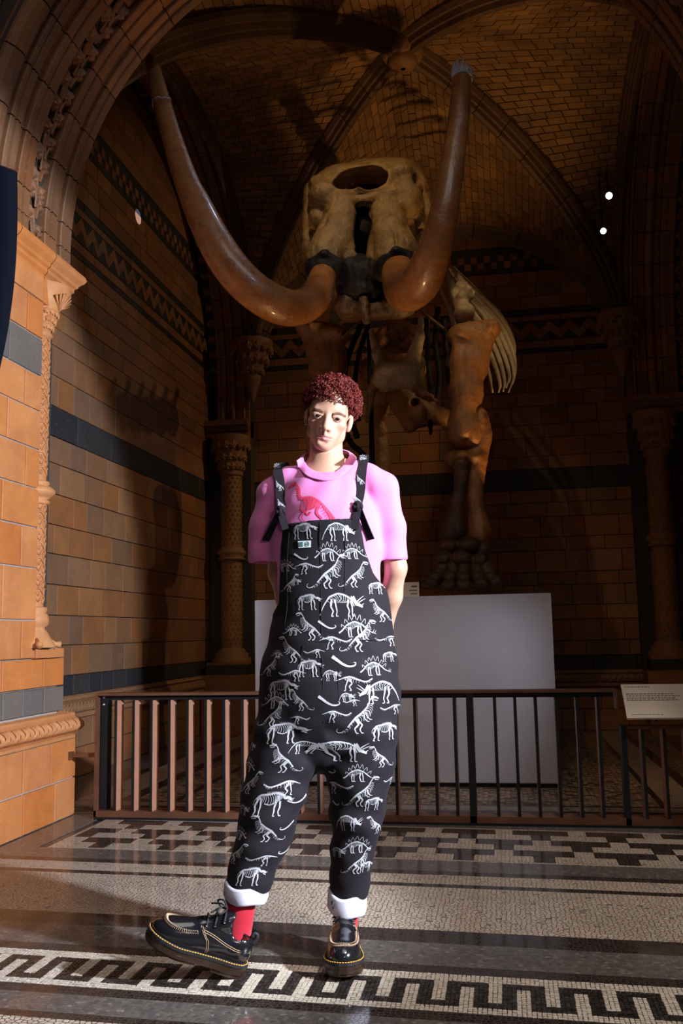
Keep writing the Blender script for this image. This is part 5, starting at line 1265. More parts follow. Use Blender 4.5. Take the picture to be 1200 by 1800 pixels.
zl = hl_[:, 2]; xx = np.abs(hl_[:, 0]); yl = hl_[:, 1]
up_e = -0.0555-0.26*np.maximum(xx-0.006, 0)-0.10*np.maximum(0.006-xx, 0); lo_e = -0.0805+0.45*np.maximum(xx-0.009, 0)
inlip = np.clip((up_e-zl)/0.002, 0, 1)*np.clip((zl-lo_e)/0.002, 0, 1)*(yl < -0.07)*np.clip((0.026-xx)/0.003, 0, 1)
lip = inlip*0.75
a_ = body.data.attributes.new('lip', 'FLOAT', 'POINT'); a_.data.foreach_set('value', lip.astype(np.float32))
# eyes
for s in (-1, 1):
    c = hd(s*0.0320, -0.0755, 0.0)
    sp_ = Vol.uni(c-0.016, c+0.016, 0.0016).ell(c, (0.0122,)*3); P_, F_ = sp_.mesh(); ey = fobj('eye', P_, F_, 'eye', man)
    look = np.array([0.06, -1.0, -0.25]); look /= np.linalg.norm(look); g = c+look*0.0112
    ir = MB(); Q = Vector(look).to_track_quat('Z', 'Y').to_matrix()
    ir.v = []; ir.lathe([(0.0, 0.0021), (0.0035, 0.0017), (0.0062, 0.0006), (0.0068, -0.0006)], (0, 0, 0), 16); ir.v = [tuple(np.array(Q @ Vector(p))+g) for p in ir.v]
    ir.build('iris', 'iris', ey, True)
bw = MB(); BR = random.Random(5); bv_b = BVHTree.FromPolygons([Vector(p) for p in Pb], [tuple(f) for f in Fb])
def bsurf(x, z):
    a, b = hd(x, -0.2, z), hd(x, 0.0, z); h, n, i, t = bv_b.ray_cast(Vector(a), Vector(b-a).normalized(), 0.3); return np.array(h)+(a-b)*0.004
for s in (-1, 1):
    for k in range(34):
        t = k/33; x = s*(0.014+0.036*t); z = 0.0105+0.0065*math.sin(min(t*1.25, 1)*math.pi*0.6)-0.007*max(t-0.7, 0)*2; y = -0.0855+0.013*t*t+0.003*t
        for j in range(7):
            dz = (j-3)*0.0012*(1-0.5*t)+BR.uniform(-.0006, .0006); a = bsurf(x, z+dz); b = bsurf(x+s*0.007, z+dz+0.0035*(1-1.3*t)+BR.uniform(-.0012, .0012)); bw.tube([a, (a+b)/2+HRn@np.array([0, -0.001, 0]), b], [0.0008, 0.0008, 0.0003], 4)
bo = bw.build('eyebrows', 'brow', man, True); tag(bo, kind='stuff')
# hair: cap of tight curls over a close base
Hh = Vol.uni(HC-np.array([0.14, 0.14, 0.08]), HC+np.array([0.15, 0.17, 0.17]), 0.0035)
x, y, z = Hh.x[:, None, None]-HC[0], Hh.y[None, :, None]-HC[1], Hh.z[None, None, :]-HC[2]
Hi = HRn.T; qx, qy, qz = [Hi[i, 0]*x+Hi[i, 1]*y+Hi[i, 2]*z for i in range(3)]
def hair_dist(qx, qy, qz, g=0.0):
    sx_ = np.where(qx > 0, 0.096, 0.089)+g; cx_, cy_, cz_ = qx-0.002, qy-0.016, qz-0.050
    ry, rz = 0.106+g, 0.089+g
    k0 = np.sqrt((cx_/sx_)**2+(cy_/ry)**2+(cz_/rz)**2)+1e-6; k1 = np.sqrt((cx_/sx_**2)**2+(cy_/ry**2)**2+(cz_/rz**2)**2)+1e-6
    e = k0*(k0-1)/k1+0.10*np.clip(0.055-qz, 0, 0.12)
    front = 0.050+0.005*np.cos(qx*55)-0.10*np.abs(qx)            # hairline height at the brow
    side = np.interp(qy, [-0.06, -0.045, -0.02, 0.0, 0.03, 0.12], [0.05, 0.034, 0.016, 0.030, 0.0, -0.06])
    line = np.where(qy < -0.045, front, side)
    line = np.maximum(line, np.where(qy < -0.03, front*np.clip((-0.03-qy)/0.03, 0, 1)+side*(1-np.clip((-0.03-qy)/0.03, 0, 1)), side))
    return np.maximum(e, line-qz)
Hh.d = np.maximum(hair_dist(qx, qy, qz, -0.010), np.where(qy < -0.045, 0.056-0.10*np.abs(qx)-qz, -1)).astype(np.float32)
P_, F_ = Hh.mesh(); hair = fobj('hair', P_, F_, 'hair', man)
cu = MB(); R_ = random.Random(3); n_c = 0
HV = []; HF = []
while n_c < 2600:
    th, ph = R_.uniform(0, 2*math.pi), math.acos(R_.uniform(-0.75, 1)); g = R_.uniform(-0.010, 0.008)
    q = np.array([0.002+(0.092+g)*math.sin(ph)*math.cos(th), 0.016+(0.106+g)*math.sin(ph)*math.sin(th), 0.050+(0.089+g)*math.cos(ph)])
    if hair_dist(np.array([q[0]]), np.array([q[1]]), np.array([q[2]]), 0.012)[0] > -0.001: continue
    if q[1] < -0.055 and q[2] < 0.056-0.10*abs(q[0]): continue
    n_c += 1
    n = np.array([R_.gauss(0, 1), R_.gauss(0, 1), R_.gauss(0, 1)]); n /= np.linalg.norm(n); u = np.cross(n, (0.3, 0.5, 0.8)); u /= np.linalg.norm(u); w = np.cross(n, u)
    r = R_.uniform(0.0038, 0.0066); turns = R_.uniform(0.9, 1.5); a0 = R_.uniform(0, 6.28); pt = []
    for i in range(9):
        a = a0+turns*2*math.pi*i/8; pt.append(hd(*(q+r*(u*math.cos(a)+w*math.sin(a))+n*(i-4)*0.0011)))
    cu.tube(pt, [0.0007]+[0.00135]*7+[0.0007], 4, cap=False)
co_ = cu.build('curls', 'hair', hair, True); tag(co_, kind='stuff')

# ---- T-shirt
def torso(V, g=0.0):
    fl = ((0, 1, 0), 0.66)
    V.chain([L(572, 902, 0.01), L(571, 925, 0.012), L(573, 960, 0.012), L(576, 1030, 0.015), L(580, 1110, 0.01)], [0.158+g, 0.178+g, 0.176+g, 0.172+g, 0.172+g], 0.03, flat=fl)
    V.ell(L(572, 905, -0.03), (0.13+g, 0.10+g, 0.10+g), 0.04)
S = Vol.uni((-0.36, -0.20, L(570, 1130)[2]), (0.34, 0.24, L(570, 780)[2]), 0.0055)
torso(S)
zsh = np.array([0, 0, 1.0])
S.chain([L(487, 864, 0.015), L(515, 852, 0.015), L(545, 842, 0.015)], [0.054, 0.056, 0.055], 0.02); S.chain([L(668, 855, 0.015), L(636, 846, 0.015), L(604, 836, 0.015)], [0.058, 0.058, 0.055], 0.02)
S.cap(L(548, 842, 0.015), L(600, 838, 0.015), 0.055, 0.055, 0.02)
S.chain([L(483, 874, 0.015), L(470, 925, 0.03), L(463, 1010, 0.06)], [0.055, 0.052, 0.052], 0.02); S.chain([L(671, 868, 0.015), L(684, 925, 0.025), L(692, 1010, 0.04)], [0.058, 0.053, 0.048], 0.02)
S.ell(L(572, 858, -0.02), (0.115, 0.065, 0.058), 0.03)
X, Y_, Z = S.pts((slice(None),)*3)
# folds
zf = np.clip((Z-L(570, 990)[2])/0.06, 0.25, 1)
S.d += ((0.0036*np.sin(46*X+16*Z+2*np.sin(16*Z+3*Y_))*np.clip((np.abs(X+0.02)-0.06)/0.1, 0, 1)+0.0026*np.sin(64*X-34*Z+3*np.sin(9*X+12*Z)))*zf-0.0015).astype(np.float32)
hemL, hemR = L(460, 987)[2], L(694, 984)[2]
S.d = np.maximum(S.d, np.where(X < L(487, 980)[0], hemL-Z, -1.0)).astype(np.float32)
S.d = np.maximum(S.d, np.where(X > L(668, 980)[0], hemR+0.03*(X-L(694, 984)[0])-Z, -1.0)).astype(np.float32)
S.cap(L(463, 1020, 0.06), L(467, 950, 0.04), 0.042, 0.040, 0.0, 'sub'); S.cap(L(692, 1020, 0.04), L(687, 950, 0.03), 0.039, 0.038, 0.0, 'sub')
S.ell(L(573, 800, -0.045), (0.073, 0.14, 0.061), 0.004, 'sub'); S.cap(L(573, 800, 0.0), L(574, 760, 0.01), 0.070, 0.09, 0.004, 'sub')
Pt, Ft = S.mesh(); Pt = smooth_pts(Pt, Ft, 1); shirt = fobj('t_shirt', Pt, Ft, 'pink', man)
bv_shirt = BVHTree.FromPolygons([Vector(p) for p in Pt], [tuple(f) for f in Ft])
def cast(bv, o, d, off=0.0015):
    h, n, i, t = bv.ray_cast(Vector(o), Vector(d).normalized(), 1.5)
    if h is None: return None
    if n.dot(Vector(d)) > 0: n = -n
    return np.array(h)+np.array(n)*off
def front(bv, px, py, off=0.002):         # point of a garment in front of the picture position
    a, b = L(px, py, -0.5), L(px, py, 0.3); h = cast(bv, a, b-a, off); return L(px, py, -0.09) if h is None else h
col = [L(*p) for p in ((531, 804, 0.0), (534, 815, -0.03), (542, 825, -0.058), (555, 832, -0.075), (571, 834.5, -0.082), (586, 832, -0.075), (600, 823, -0.058), (610, 811, -0.03), (616, 799, 0.0))]
bk_ = [L(612, 793, 0.045), L(598, 790, 0.075), L(574, 790, 0.085), L(550, 793, 0.075), L(536, 798, 0.045)]
co = []
for (x, y) in ((521, 810), (525, 823), (536, 836), (551, 843), (571, 846), (590, 843), (607, 833), (619, 819), (626, 805)):
    co.append(front(bv_shirt, x, y, 0.004))
NCK = L(573, 800, 0.02)
for p in bk_:
    d = (p-NCK)*np.array([1, 1, 0]); d /= np.linalg.norm(d); co.append(p+d*0.012+np.array([0, 0, -0.012]))
ci, cq = spline(col+bk_+[col[0]], 70), spline(co+[co[0]], 70); cb = MB(); rows_ = []
for k, (t, up_) in enumerate(((0.0, -0.004), (0.0, 0.002), (0.35, 0.0035), (0.7, 0.0030), (1.0, 0.0010), (1.0, -0.003))):
    for a, b in zip(ci, cq):
        d = a*(1-t)+b*t; o_ = d-NCK; o_ /= np.linalg.norm(o_); rows_.append(d+o_*up_)
f = [(k*70+i, k*70+i+1, (k+1)*70+i+1, (k+1)*70+i) for k in range(5) for i in range(69)]
co_l = mobj('collar', rows_, f, 'pink', shirt, True); fix_normals(co_l)
# ---- dungarees
D = Vol.uni((-0.42, -0.24, 0.13), (0.32, 0.24, L(570, 895)[2]), 0.0065)
torso(D, 0.010)
X, Y_, Z = D.pts((slice(None),)*3)
zpx = lambda y: L(575, y)[2]
ys = [900, 925, 970, 1010, 1035, 1060, 1085]
xl_ = np.interp(-Z, [-zpx(y) for y in ys], [L(x, y, -0.08)[0] for x, y in zip((509, 497, 493, 491, 490, 488, 470), ys)])
xr_ = np.interp(-Z, [-zpx(y) for y in ys], [L(x, y, -0.08)[0] for x, y in zip((627, 633, 641, 656, 674, 692, 720), ys)])
ztop = L(510, 919, -0.1)[2]+(X-L(510, 919, -0.1)[0])/(L(628, 911, -0.1)[0]-L(510, 919, -0.1)[0])*(L(628, 911, -0.1)[2]-L(510, 919, -0.1)[2])
clip = np.maximum(np.maximum(xl_-X, X-xr_), Z-ztop)
clip = np.maximum(clip, np.where(Z > zpx(1060), Y_-0.03, -1))
D.d = np.maximum(D.d, clip.astype(np.float32)).astype(np.float32)
fl = ((0, 1, 0), 0.66)
pxr = lambda p: p*PXM
D.chain([L(590, 1085, 0.012), L(583, 1140, 0.01), L(579, 1195, 0.01), L(577, 1235, 0.01)], [pxr(97), pxr(108), pxr(119), pxr(121)], 0.03, flat=fl)
lgL = [L(515, 1225, 0.0), L(507, 1290, -0.005), L(495, 1340, -0.015), L(480, 1400, -0.03), L(459, 1480, -0.045), L(434, 1562, -0.055)]
lgR = [L(640, 1225, 0.005), L(634, 1290, 0.0), L(632, 1350, -0.01), L(627, 1430, 0.0), L(620, 1500, 0.015), L(610, 1575, 0.03)]
rl, rr_ = [pxr(r) for r in (60, 59, 58, 53, 45, 36)], [pxr(r) for r in (62, 63, 57, 46, 36, 32)]
D.chain(lgL, rl, 0.012, flat=((0, 1, 0), 0.92)); D.chain(lgR, rr_, 0.012, flat=((0, 1, 0), 0.95))
lo_cut = Z < 0
# cut flat at the cuffs
zcl, zcr = L(432, 1565, -0.06)[2], L(610, 1578, 0.02)[2]
D.d = np.maximum(D.d, np.where(X < L(530, 1560)[0], zcl-Z-0.18*(X-L(432, 1565)[0])*0.5, zcr-Z).astype(np.float32))
fold = 0.0036*np.sin(24*X+40*Z+2.0*np.sin(13*Z+5*X)+6*Y_)*np.clip((zpx(1060)-Z)/0.2, 0, 1)+0.0026*np.sin(70*Z-26*X+2*np.sin(30*X))*np.clip((zpx(1180)-Z)/0.2, 0, 1)
fold += 0.010*np.exp(-((X-L(572, 1285)[0])/0.09)**2)*np.sin(75*(Z-zpx(1285))+35*np.abs(X-L(572, 1285)[0]))*np.exp(-((Z-zpx(1285))/0.07)**2)
D.d += fold.astype(np.float32)
Pd, Fd = D.mesh(); Pd = smooth_pts(Pd, Fd, 1); dung = fobj('dungarees', Pd, Fd, 'dung', man)
bv_d = BVHTree.FromPolygons([Vector(p) for p in Pd], [tuple(f) for f in Fd])
# turned-up cuffs
def cuff(c, rx, ry, h, tilt, name='cuff'):
    mb = MB(); prof = [(0.90, -0.9), (1.0, -1.0), (1.10, -0.96), (1.14, -0.7), (1.12, 0.0), (1.10, 0.7), (1.06, 1.0), (0.98, 1.02), (0.92, 0.9)]
    v = []; n = 36
    for a_, h_ in prof:
        for i in range(n):
            a = 2*math.pi*i/n; w = 1+0.02*math.sin(3*a+h_)+0.012*math.sin(7*a)
            v.append((c[0]+rx*a_*w*math.cos(a), c[1]+ry*a_*w*math.sin(a), c[2]+h*h_+tilt[0]*math.cos(a)*rx+tilt[1]*math.sin(a)*ry+0.003*math.sin(4*a)))
    f = [(j*n+i, j*n+(i+1) % n, (j+1)*n+(i+1) % n, (j+1)*n+i) for j in range(len(prof)-1) for i in range(n)]
    return mb.add(v, f).build(name, 'cuff', dung, True)
cuff(L(432, 1564, -0.055), pxr(33), pxr(35), pxr(13), (-0.10, 0.10)); cuff(L(610, 1580, 0.028), pxr(30), pxr(32), pxr(16), (-0.05, 0.25))
# straps, knots and their loose ends
def ribbon(pts, w, name, parent, mat='dung', th=0.0022, wdir=None):
    C = spline(pts, 22); v = []; f = []; n = len(C)
    for i in range(n):
        T = C[min(i+1, n-1)]-C[max(i-1, 0)]; T /= np.linalg.norm(T); s = np.cross(T, (0, 1, 0)) if wdir is None else np.asarray(wdir, float)
        s = s-T*(s@T); s /= np.linalg.norm(s); nn = np.cross(s, T)
        wi = w if not hasattr(w, '__len__') else np.interp(i/(n-1), np.linspace(0, 1, len(w)), w)
        v += [C[i]-s*wi/2-nn*th, C[i]+s*wi/2-nn*th, C[i]+s*wi/2+nn*th, C[i]-s*wi/2+nn*th]
    for i in range(n-1):
        for j in range(4): f.append((i*4+j, i*4+(j+1) % 4, (i+1)*4+(j+1) % 4, (i+1)*4+j))
    f += [(3, 2, 1, 0), tuple(range((n-1)*4, n*4))]
    o = mobj(name, v, f, mat, parent); fix_normals(o); return o, C
straps = []
for pts, kn, tail, back in (([(491, 826), (493, 848), (496, 872), (499, 893)], (498, 901), [(496, 903), (486, 925), (472, 950)], (500, 815)), ([(638, 812), (634, 838), (630, 862), (626, 886)], (624, 892), [(627, 896), (637, 920), (648, 948)], (640, 803))):
    P0 = [front(bv_shirt, x, y, 0.009) for x, y in pts]; P0 = [p if p is not None else L(x, y, -0.05) for p, (x, y) in zip(P0, pts)]
    top = [L(back[0], back[1]+6, 0.10), L(back[0]-1, back[1]-1, 0.05)]
    top = [L(back[0], back[1]+30, 0.13), L(*back, 0.04)]
    top[1][2] = max(top[1][2], P0[0][2]+0.004)
    st, C = ribbon(top+P0+[front(bv_shirt, kn[0], kn[1], 0.010)], [0.030, 0.031, 0.031, 0.029, 0.018], 'strap', dung, wdir=(1, 0, 0.1)); straps.append((st, C))
    k = front(bv_shirt, *kn, 0.012)
    kb = MB()
    for a in (0.6,):
        kb.tube([k+np.array([0.010*math.cos(t), -0.004+0.004*math.sin(3*t), 0.011*math.sin(t)]) for t in np.linspace(-0.5, 2*math.pi-1.2, 16)]+[k+np.array([0.0, -0.012, 0.002]), k+np.array([-0.004, -0.009, -0.012])], 0.008, 8) if True else kb.tube([k+0.013*np.array([math.cos(t)*math.cos(a), -0.25*math.sin(2*t)-0.1, math.sin(t)+0.2*math.cos(a)]) for t in np.linspace(0, 2*math.pi, 14)], 0.0065, 6)
    kb.build('knot', 'dung', dung, True)
    pl_ = [front(bv_shirt, x, y, 0.014) for x, y in tail]
    ribbon(pl_, [0.016, 0.022, 0.024], 'strap_end', dung, wdir=(1, -0.3, 0.55) if tail[1][0] < 500 else (1, -0.5, -0.35))
    pb = [front(bv_d, kn[0]+(6 if kn[0] < 560 else -2), 930, 0.004), k]
    if pb[0] is not None: ribbon([pb[0], pb[0]*0.5+pb[1]*0.5+np.array([0, -0.004, 0]), pb[1]], 0.024, 'strap_tab', dung, wdir=(1, 0, 0))
# seams and pocket edges, woven label
def seam(pts, name='seam', r=0.0012, mat='dung'):
    Q = [front(bv_d, x, y, 0.0008) for x, y in pts]; Q = [q for q in Q if q is not None]
    if len(Q) > 2: MB().tube(list(spline(Q, 30)), r, 5).build(name, mat, dung, True)
seam([(512, 934), (570, 932), (629, 926)]); seam([(562, 918), (563, 980), (564, 1050), (565, 1120), (567, 1200), (568, 1270)]); seam([(606, 935), (606, 990), (605, 1040)]); seam([(498, 1130), (560, 1128), (630, 1126), (695, 1120)]); seam([(594, 1140), (594, 1200), (596, 1240)]); seam([(508, 936), (504, 1000), (505, 1060), (500, 1100)]); seam([(524, 1190), (530, 1150), (533, 1135)])
lb = [(524, 951), (546, 950), (546, 962), (525, 963)]
LQ = [front(bv_d, x, y, 0.003) for x, y in lb]; nn = np.cross(LQ[1]-LQ[0], LQ[3]-LQ[0]); nn /= np.linalg.norm(nn)
if nn[1] > 0: nn = -nn
lab = MB().slab(LQ, nn, 0.002).build('woven_label', 'patch', dung)
def lq(u, v, d=0.0006): return (LQ[0]*(1-u)*(1-v)+LQ[1]*u*(1-v)+LQ[2]*u*v+LQ[3]*(1-u)*v)+nn*d
lt = MB(); lr = random.Random(4)
for i in range(3):
    for j in range(3):
        u, v = 0.08+0.12*i, 0.18+0.24*j
        a = lr.uniform(0, 3.1)
        lt.tube([lq(u, v), lq(u+0.05, v+0.1*math.sin(a)), lq(u+0.10, v+0.02)], 0.0009, 4); lt.tube([lq(u+0.05, v), lq(u+0.03, v+0.2)], 0.0009, 4)
lt.tube([lq(0.72+0.16*math.cos(t), 0.5+0.34*math.sin(t)) for t in np.linspace(0, 2*math.pi, 16)], 0.0006, 4); lt.tube([lq(0.66, 0.35), lq(0.66, 0.65), lq(0.72, 0.5), lq(0.78, 0.65), lq(0.78, 0.35)], 0.0006, 4)
tag(lt.build('label_lettering', 'teal', lab), kind='stuff')

# ---- printed skeletons. Each motif is a list of strokes ((x, y) points, width start, width end) in a box about 1 wide
def ribs(path, n, d, w=0.012, a=0.0, b=1.0, bend=0.3):
    C = spline([(x, y, 0) for x, y in path], 60)[:, :2]; out = []
    for i in range(n):
        t = a+(b-a)*i/max(n-1, 1); k = min(int(t*59), 58); T = C[k+1]-C[k]; T /= np.linalg.norm(T)+1e-9
        nrm_ = np.array([T[1], -T[0]]); l = d*(0.65+0.5*math.sin(math.pi*min(max(i/max(n-1, 1), 0), 1)))
        p0 = C[k]; p2 = p0+nrm_*l; p1 = p0+nrm_*l*0.5+T*l*bend
        out.append(([tuple(p0), tuple(p1), tuple(p2)], w, w*0.7))
    return out
def vert(path, w0, w1): return [(path, w0, w1)]
def limb(pts, w=0.035): 
    return [([pts[i], pts[i+1]], w*(1.0-0.18*i), w*(0.85-0.18*i)) for i in range(len(pts)-1)]+[([pts[-1], (pts[-1][0]+0.05, pts[-1][1]-0.005)], w*0.7, w*0.4)]
def m_trike():
    sp_ = [(0.02, 0.02), (0.10, 0.22), (0.22, 0.40), (0.40, 0.47), (0.58, 0.42), (0.70, 0.33)]
    s = vert(sp_[:3], 0.012, 0.04)+vert(sp_[2:], 0.045, 0.035)+ribs(sp_, 12, 0.17, 0.012, 0.30, 0.95)
    s += limb([(0.27, 0.36), (0.25, 0.2), (0.30, 0.1), (0.26, 0.0)], 0.05)+limb([(0.33, 0.36), (0.36, 0.2), (0.38, 0.1), (0.36, 0.0)], 0.04)+limb([(0.62, 0.34), (0.60, 0.2), (0.64, 0.1), (0.61, 0.0)], 0.045)+limb([(0.67, 0.32), (0.70, 0.18), (0.70, 0.08), (0.70, 0.0)], 0.04)
    s += [([(0.70, 0.40), (0.76, 0.30), (0.80, 0.22)], 0.10, 0.06), ([(0.78, 0.26), (0.86, 0.22), (0.92, 0.18)], 0.09, 0.04), ([(0.80, 0.30), (0.88, 0.37), (0.95, 0.42)], 0.03, 0.008), ([(0.84, 0.28), (0.92, 0.33), (0.98, 0.36)], 0.025, 0.008), ([(0.90, 0.22), (0.95, 0.26)], 0.025, 0.008), ([(0.68, 0.42), (0.70, 0.30), (0.74, 0.20)], 0.02, 0.02)]
    return s
def m_stego():
    sp_ = [(0.02, 0.10), (0.10, 0.16), (0.22, 0.30), (0.42, 0.38), (0.62, 0.30), (0.80, 0.14), (0.98, 0.06)]
    s = vert(sp_[:3], 0.05, 0.035)+vert(sp_[2:5], 0.04, 0.045)+vert(sp_[4:], 0.045, 0.010)+ribs(sp_, 11, 0.15, 0.012, 0.25, 0.62)
    for i, (x, y, h) in enumerate(((0.14, 0.25, 0.07), (0.22, 0.35, 0.10), (0.31, 0.42, 0.12), (0.42, 0.45, 0.14), (0.54, 0.42, 0.14), (0.65, 0.34, 0.12), (0.75, 0.25, 0.09))):
        a = 0.5*(x-0.42); s += [([(x-0.05, y), (x+a*0.4, y+h), (x+0.05, y-0.01)], 0.014, 0.014)]
    s += limb([(0.28, 0.25), (0.26, 0.14), (0.28, 0.0)], 0.045)+limb([(0.32, 0.25), (0.33, 0.12), (0.34, 0.0)], 0.035)+limb([(0.52, 0.28), (0.50, 0.14), (0.54, 0.0)], 0.05)+limb([(0.57, 0.28), (0.60, 0.12), (0.60, 0.0)], 0.04)
    s += [([(0.90, 0.10), (0.93, 0.19)], 0.015, 0.006), ([(0.94, 0.08), (0.98, 0.16)], 0.015, 0.006)]
    return s
def m_igua():
    sp_ = [(0.0, 0.02), (0.10, 0.03), (0.24, 0.14), (0.42, 0.34), (0.58, 0.46), (0.70, 0.58), (0.76, 0.72), (0.82, 0.80)]
    s = vert([(0.02, 0.12), (-0.02, 0.06), (0.05, 0.01), (0.16, 0.06)], 0.010, 0.02)+vert(sp_[2:4], 0.03, 0.05)+vert(sp_[3:6], 0.055, 0.04)+vert(sp_[5:], 0.03, 0.025)+ribs(sp_, 13, 0.17, 0.012, 0.42, 0.78)+ribs(sp_, 10, 0.06, 0.010, 0.16, 0.40)
    s += limb([(0.42, 0.32), (0.50, 0.20), (0.40, 0.10), (0.44, 0.0)], 0.055)+limb([(0.46, 0.32), (0.58, 0.18), (0.52, 0.08), (0.56, 0.0)], 0.045)
    s += limb([(0.66, 0.48), (0.70, 0.36), (0.76, 0.30)], 0.035)+limb([(0.62, 0.46), (0.64, 0.32), (0.70, 0.26)], 0.03)
    s += [([(0.80, 0.79), (0.90, 0.80), (0.97, 0.76)], 0.075, 0.03), ([(0.84, 0.74), (0.95, 0.72)], 0.025, 0.015)]
    return s
def m_mam():
    sp_ = [(0.06, 0.40), (0.16, 0.50), (0.32, 0.52), (0.50, 0.56), (0.64, 0.52), (0.74, 0.42)]
    s = vert(sp_, 0.05, 0.06)+ribs(sp_, 14, 0.24, 0.014, 0.25, 0.9, 0.15)
    for i in range(12): s += [([(0.30+0.032*i, 0.53), (0.31+0.032*i, 0.585+0.02*math.sin(i*0.3))], 0.012, 0.008)]
    s += limb([(0.12, 0.42), (0.06, 0.24), (0.10, 0.12), (0.06, 0.0)], 0.06)+limb([(0.18, 0.42), (0.20, 0.22), (0.19, 0.1), (0.20, 0.0)], 0.05)+limb([(0.56, 0.36), (0.54, 0.2), (0.56, 0.1), (0.55, 0.0)], 0.055)+limb([(0.64, 0.36), (0.68, 0.2), (0.66, 0.1), (0.70, 0.0)], 0.055)
    s += [([(0.74, 0.44), (0.84, 0.42), (0.92, 0.36)], 0.10, 0.06), ([(0.82, 0.36), (0.92, 0.30)], 0.04, 0.02), ([(0.90, 0.38), (0.97, 0.40)], 0.03, 0.01), ([(0.10, 0.46), (0.02, 0.36), (0.02, 0.25)], 0.015, 0.008)]
    s += [([(0.28, 0.30), (0.42, 0.27), (0.52, 0.33)], 0.03, 0.02), ([(0.58, 0.50), (0.60, 0.36)], 0.07, 0.05), ([(0.12, 0.48), (0.18, 0.40)], 0.08, 0.05)]
    return s
def m_run():
    sp_ = [(0.0, 0.30), (0.18, 0.22), (0.40, 0.28), (0.60, 0.36), (0.76, 0.34), (0.88, 0.30), (1.0, 0.26)]
    s = vert(sp_[:3], 0.03, 0.05)+vert(sp_[2:5], 0.055, 0.045)+vert(sp_[4:], 0.04, 0.01)+ribs(sp_, 9, 0.12, 0.012, 0.30, 0.66)+ribs(sp_, 10, 0.05, 0.010, 0.02, 0.24)
    s += limb([(0.62, 0.32), (0.56, 0.18), (0.64, 0.10), (0.58, 0.0)], 0.05)+limb([(0.66, 0.32), (0.70, 0.20), (0.74, 0.10), (0.74, 0.0)], 0.04)
    return s
def m_tail(): return [([(0.0, 0.45), (0.20, 0.30), (0.42, 0.14), (0.66, 0.05), (0.88, 0.08), (0.92, 0.18), (0.84, 0.20)], 0.15, 0.015)]
MOT = dict(t=m_trike(), s=m_stego(), i=m_igua(), m=m_mam(), r=m_run(), c=m_tail())
def emit(mo, size, flip, place, name, parent, mat, wmul=1.0):
    """lay a motif on a garment: place(dx, dy) in metres -> point or None"""
    v = []; f = []; sc = size
    for path, w0, w1 in mo:
        pts = [(x, y, 0) for x, y in path]
        n = max(3, int(sum(math.dist(pts[i], pts[i+1]) for i in range(len(pts)-1))/0.06)+2)
        C = spline(pts, n)[:, :2] if len(pts) > 2 else np.array([np.array(pts[0][:2])*(1-t)+np.array(pts[1][:2])*t for t in np.linspace(0, 1, n)])
        prev = None
        for k in range(n):
            T = C[min(k+1, n-1)]-C[max(k-1, 0)]; T /= np.linalg.norm(T)+1e-9; nr = np.array([-T[1], T[0]]); w = (w0+(w1-w0)*k/(n-1))*wmul/2
            row = []
            for q in (C[k]+nr*w, C[k]-nr*w):
                p = place(((1-q[0]) if flip else q[0])*sc-0.5*sc, q[1]*sc-0.25*sc); row.append(p)
            if any(p is None for p in row): prev = None; continue
            i0 = len(v); v += row
            if prev is not None and max(np.linalg.norm(v[i0]-v[prev]), np.linalg.norm(v[i0+1]-v[prev+1])) < 0.03: f.append((prev, prev+1, i0+1, i0))
            prev = i0
    if len(f) < 6: return None
    return mobj(name, v, f, mat, parent)
def planar(bv, px, py, off):
    c = L(px, py, -0.1)
    def pl(dx, dy): return cast(bv, (c[0]+dx, -0.6, c[2]+dy), (0, 1, 0), off)
    return pl
def round_axis(bv, ax, rad0, px, py, off):
    """wrap round a leg: ax = axis points"""
    A = np.array(ax); c = L(px, py, -0.06)
    def axis(z): 
        return np.array([np.interp(-z, -A[:, 2], A[:, 0]), np.interp(-z, -A[:, 2], A[:, 1]), z])
    a0 = axis(c[2]); s = np.clip((c[0]-a0[0])/rad0, -0.98, 0.98); th0 = math.asin(s)
    def pl(dx, dy):
        z = c[2]+dy; o = axis(z); th = th0+dx/rad0
        if abs(th) > 1.9: return None
        d = np.array([math.sin(th), -math.cos(th), 0]); return cast(bv, o+d*0.3, -d, off)
    return pl
